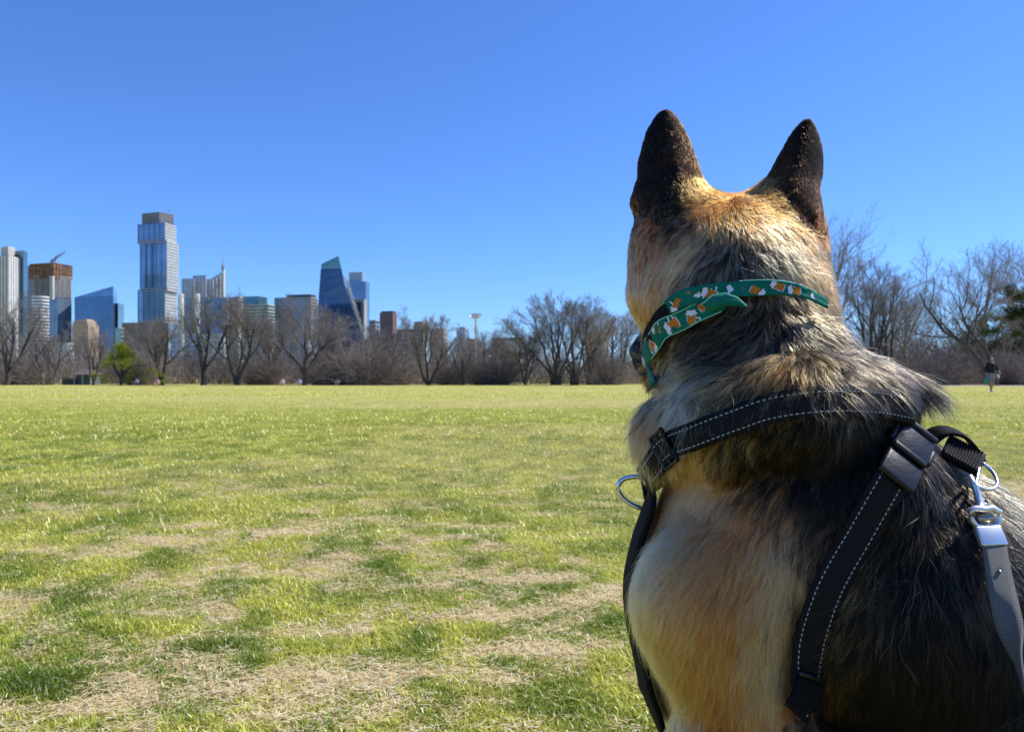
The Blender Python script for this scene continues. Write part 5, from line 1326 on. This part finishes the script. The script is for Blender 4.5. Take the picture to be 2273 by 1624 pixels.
# back plate and loop on the spine
lp = [P(x, y, Y) for x, y, Y in ((2062, 972, .752), (2085, 957, .750), (2112, 955, .748), (2136, 964, .746), (2158, 984, .744), (2180, 1020, .742))]
Rl = Ribbon([(p, nn) for p, nn in zip(lp, [np.array(v, float) / np.linalg.norm(v) for v in ((-.2, -.3, 1), (0, -.3, 1), (.2, -.3, 1), (.5, -.3, .9), (.7, -.3, .7), (.9, -.3, .4))])], 0, .024, 40)
child(Rl.mesh(MB(), .003, .0006).build('grab_loop', web2, harness, True), harness)
tp = [P(x, y, Y) for x, y, Y in ((2098, 988, .738), (2125, 1003, .734), (2150, 1016, .730), (2178, 1032, .726))]
Rt = Ribbon([(p, np.array((.1, -.75, .65))) for p in tp], 0, .028, 30)
to = child(Rt.mesh(MB(), .007, .0006).build('ring_tab', web, harness, True), harness)
rb = MB()
for d in np.arange(.002, Rt.len[-1] - .002, .0026):          # woven ribs across the tab
    rb.tube(Rt.at([d] * 5, np.linspace(-.0135, .0135, 5), .0038), .0009, 5)
ro = rb.build('woven_ribs', web, None, True); ro.parent = to; tag(ro, kind='stuff')
def dring(name, cpt, u, v, w, h, r, parent):
    """D shape: straight side along u of width w, arc of depth h along v"""
    a = np.linspace(0, np.pi, 26)
    arc = [cpt + u * (w / 2) * math.cos(q) + v * h * math.sin(q) for q in a]
    line = [cpt + u * x - v * .001 for x in np.linspace(-w / 2, w / 2, 8)[1:-1]]
    return child(MB().tube(np.array(arc + line), r, 10, closed=True).build(name, steel, parent, True), parent)
r0 = P(2178, 1026, .728); ru = P(2168, 1078, .702) - r0; rw = np.linalg.norm(ru); ru /= rw
rv = P(2225, 1040, .728) - r0; rv -= ru * (rv @ ru); rv /= np.linalg.norm(rv)
dring('back_ring', r0 + ru * rw / 2, ru, rv, rw, .017, .0017, harness)
# front ring on the chest
f0, f1 = P(1431, 1060, .862), P(1431, 1130, .862); fu = f1 - f0; fw = np.linalg.norm(fu); fu /= fw
fr_ = dring('chest_ring', (f0 + f1) / 2, fu, np.array([-.97, .1, .2]), fw, .031, .0029, harness)
rounded_box('ring_keeper', oriented(P(1440, 1088, .868), np.array([.98, 0, .2]), np.array([-.2, 0, .98]), np.array([0, 1, 0])), .014, .026, .008, .002, web2, harness)

# ---- collar: green band printed with mugs, its tied end and the black band beneath
green = mat('green_cotton', lin((13, 112, 94)), .85, noise=.15, nscale=60, bump=.15, bscale=500, spec=.2)
green_back = mat('green_cotton_back', lin((150, 158, 146)), .85, noise=.1, nscale=60, spec=.2)
orange = mat('print_orange', lin((204, 122, 36)), .85, noise=.2, nscale=200, spec=.2)
white = mat('print_white', lin((226, 226, 236)), .85, spec=.2)
outline = mat('print_outline', lin((24, 34, 44)), .85, spec=.2)
collar = empty('dog_collar', tuple(R_collar.c[35]))
tag(collar, 'green fabric collar printed with beer mugs around the dog neck', 'collar')
band = child(R_collar.mesh(MB(), .0022, -.001, .0022).build('nape_band', green, collar, True), collar)
wrap = child(R_wrap.mesh(MB(), .0022, .0, .0022).build('side_band', green, collar, True), collar)
child(R_under.mesh(MB(), .004, .0).build('under_collar', web2, collar, True), collar)  # black collar band, widened so its colour takes in the shadow there
# white piping along the folded edges
def edge(R, sd, d0, d1, par):
    d = np.linspace(d0, d1, 40); w = np.interp(d, R.len, R.w) / 2
    o = MB().tube(R.at(d, sd * w, .0012), .0007, 6).build('piping', mat('pale_green_edge', lin((120, 206, 178)), .7), None, True)
    o.parent = par
edge(R_collar, 1, R_collar.len[-1] * .45, R_collar.len[-1] * .98, band)
edge(R_wrap, 1, R_wrap.len[-1] * .005, R_wrap.len[-1] * .20, wrap); edge(R_wrap, -1, R_wrap.len[-1] * .005, R_wrap.len[-1] * .20, wrap)
# folded flap that sticks out where the ends overlap
flap_px = [(1572, 674, .0), (1592, 657, .004), (1612, 655, .010), (1634, 668, .013), (1651, 690, .012), (1618, 684, .006), (1590, 694, .0)]
fl = []
for x, y, o_ in flap_px:
    p, n = on_dog(x, y); fl.append(p + n * (.021 + o_))
fl = np.array(fl); cen = fl.mean(0) + on_dog(1610, 676)[1] * .010
fn_ = on_dog(1610, 676)[1]
vv = np.vstack([fl, cen, fl - fn_ * .0015, cen - fn_ * .0015]); k = len(fl)
f3 = [(i, (i + 1) % k, k) for i in range(k)] + [((i + 1) % k + k + 1, i + k + 1, 2 * k + 1) for i in range(k)]
flap = child(MB().add(vv, [((i + 1) % k, i, i + k + 1, (i + 1) % k + k + 1) for i in range(k)], f3).build('folded_end', green, collar, True), collar)
pe = MB().tube(fl[:5], .0009, 6).build('piping', MATS['pale_green_edge'], None, True); pe.parent = flap
def mug(R, d, v, s, ang, par):
    """flat printed beer mug: orange body, white foam, white outlined handle"""
    ca, sa = math.cos(ang), math.sin(ang); s = s * 1.2
    lim = np.interp(d, R.len, R.w) / 2 - .0006
    def put(pts, h): 
        pts = np.array(pts) * s
        x = pts[:, 0] * ca - pts[:, 1] * sa; y = pts[:, 0] * sa + pts[:, 1] * ca
        return R.at(d + x, np.clip(v + y, -lim, lim), h)
    fo = []
    for q in np.linspace(0, 2 * math.pi, 28, endpoint=False):
        r = .36 + .07 * math.cos(5 * q); fo.append((-.62 + r * .75 * math.cos(q), r * 1.5 * math.sin(q)))
    body = [(-.5, -.42), (.5, -.42), (.56, 0), (.5, .42), (-.5, .42)]
    grow = lambda p, g: [(x * g + (-.62 if p is fo else 0) * (1 - g), y * g) for x, y in p]
    handle = [(-.2, .42), (-.2, .80), (-.1, .90), (.25, .90), (.35, .80), (.35, .42)]
    hin = [(-.08, .42), (-.08, .72), (.22, .76), (.22, .42)]
    V, F, MI, k = [], [], [], 0
    for pts, h, mi in ((grow(body, 1.16), .0013, 0), (handle, .00135, 0), (hin, .0014, 1), (grow(body, 1.0), .0015, 2), (grow(fo, 1.12), .0016, 3), (fo, .0017, 0)):
        p = put(pts, h); n = len(p)
        V.append(np.vstack([p, p.mean(0)])); F += [(k + i_, k + (i_ + 1) % n, k + n) for i_ in range(n)]; MI += [mi] * n; k += n + 1
    link('printed_mug', mesh_np('printed_mug', np.concatenate(V), np.array(F), [white, green, orange, outline], False, MI), par)
def near_len(R, px, py):
    q = on_dog(px, py)[0]; return R.len[int(np.argmin(np.linalg.norm(R.c - q, axis=1)))]
for px, py, v, s, an_ in ((1520, 674, -.003, .009, .6), (1552, 655, .003, .008, 2.2), (1585, 651, -.002, .0085, -.5), (1632, 645, .001, .0085, .15), (1672, 645, -.003, .008, 2.6), (1712, 646, .002, .008, -.4), (1745, 652, -.001, .008, .1), (1786, 674, .0, .007, .4)):
    mug(R_collar, near_len(R_collar, px, py), v, s, an_, band)
for px, py, v, s, an_ in ((1518, 714, .001, .011, math.pi + .2), (1490, 728, -.005, .008, 2.6), (1472, 755, .002, .009, -.9), (1548, 702, .004, .009, 1.2), (1575, 688, -.004, .008, .3), (1457, 792, .0, .008, 1.5)):
    mug(R_wrap, near_len(R_wrap, px, py), v, s, an_, wrap)

# ---- leash: snap hook, swivel eye, metal clamp and grey strap
grey_web = mat('grey_webbing', (.27, .265, .26), .75, spec=.2)
lt = grey_web.node_tree                                     # fine diagonal twill
tcn = lt.nodes.new('ShaderNodeTexCoord'); wv = lt.nodes.new('ShaderNodeTexWave'); wv.wave_type = 'BANDS'; wv.bands_direction = 'DIAGONAL'; wv.inputs['Scale'].default_value = 260; wv.inputs['Distortion'].default_value = .6
bpn = lt.nodes.new('ShaderNodeBump'); bpn.inputs['Strength'].default_value = .8; bpn.inputs['Distance'].default_value = .001
rw_ = lt.nodes.new('ShaderNodeValToRGB'); rw_.color_ramp.elements[0].color = (.09, .088, .088, 1); rw_.color_ramp.elements[1].color = (.27, .262, .25, 1)
lt.links.new(wv.outputs['Fac'], rw_.inputs['Fac']); lt.links.new(rw_.outputs['Color'], lt.nodes['Principled BSDF'].inputs['Base Color'])
lt.links.new(tcn.outputs['Object'], wv.inputs['Vector']); lt.links.new(wv.outputs['Fac'], bpn.inputs['Height']); lt.links.new(bpn.outputs['Normal'], lt.nodes['Principled BSDF'].inputs['Normal'])
leash = empty('leash', tuple(P(2190, 1190, .69)))
tag(leash, 'grey webbing leash with a steel snap hook clipped to the harness', 'leash')
hk = MB()
hk.tube([P(x, y, Y) for x, y, Y in ((2150, 1072, .712), (2146, 1062, .702), (2153, 1058, .696), (2163, 1078, .693), (2170, 1098, .690), (2175, 1116, .686), (2178, 1138, .680))], [.0016, .0022, .0028, .0030, .0032, .0038, .0036], 10)
hk.tube([P(x, y, Y) for x, y, Y in ((2163, 1078, .6955), (2160, 1084, .703), (2152, 1076, .712))], .0016, 8)
hook = child(hk.build('snap_hook', bright, leash, True), leash)
kn = MB().tube([P(2181, 1118, .6855), P(2190, 1122, .684)], .0022, 8).build('thumb_knob', bright, None, True); kn.parent = hook
eye = [(2150, 1134), (2164, 1128), (2184, 1130), (2204, 1128), (2218, 1136), (2220, 1152), (2212, 1166), (2186, 1170), (2166, 1167), (2154, 1152)]
child(MB().tube(np.array([P(x, y, .676) for x, y in eye]), .0030, 10, closed=True).build('swivel_eye', bright, leash, True), leash)
child(blob('swivel_post', P(2186, 1150, .679), .0075, mat('worn_brass', (.42, .34, .26), .35, .9), (1.15, .8, .8)), leash)
q = [P(2164, 1171, .668), P(2218, 1168, .669), P(2234, 1210, .660), P(2177, 1212, .659)]
cm = sum(q) / 4; ux = (q[1] - q[0]) + (q[2] - q[3]); ux /= np.linalg.norm(ux); uy = (q[0] - q[3]) + (q[1] - q[2]); uy -= ux * (uy @ ux); uy /= np.linalg.norm(uy)
uz = np.cross(ux, uy)
rounded_box('clamp', oriented(cm, ux, uy, uz), .0232, .0180, .0065, .0016, bright, leash)
# the strap twists as it hangs and runs down to the grass at the right
ctr = [P(2207, 1208, .659), P(2211, 1240, .653), P(2224, 1310, .640), P(2241, 1390, .625), P(2264, 1480, .605), P(2300, 1620, .575), P(2380, 1800, .56), (.48, .50, .12), (.56, .44, .012), (.66, .38, .010), (.80, .42, .008), (.95, .50, .008)]
nrmv = [(-.05, -.96, .27), (-.05, -.96, .27), (-.2, -.95, .2), (-.74, -.56, .1), (-.87, .48, .0), (-.75, .65, .0), (-.8, -.5, .2), (-.5, -.6, .6), (0, -.1, 1), (0, 0, 1), (0, 0, 1), (0, 0, 1)]
Rle = Ribbon([(np.array(p, float), np.array(v, float)) for p, v in zip(ctr, nrmv)], 0, .0205, 420)
ls = child(Rle.mesh(MB(), .0022, .0).build('strap', grey_web, leash, True), leash)
rv_ = MB().tube([Rle.at([.022], .001, .0016)[0], Rle.at([.022], .001, .0024)[0]], .0018, 10).build('rivet', mat('dark_steel', (.2, .2, .2), .4, .8), None, True); rv_.parent = ls
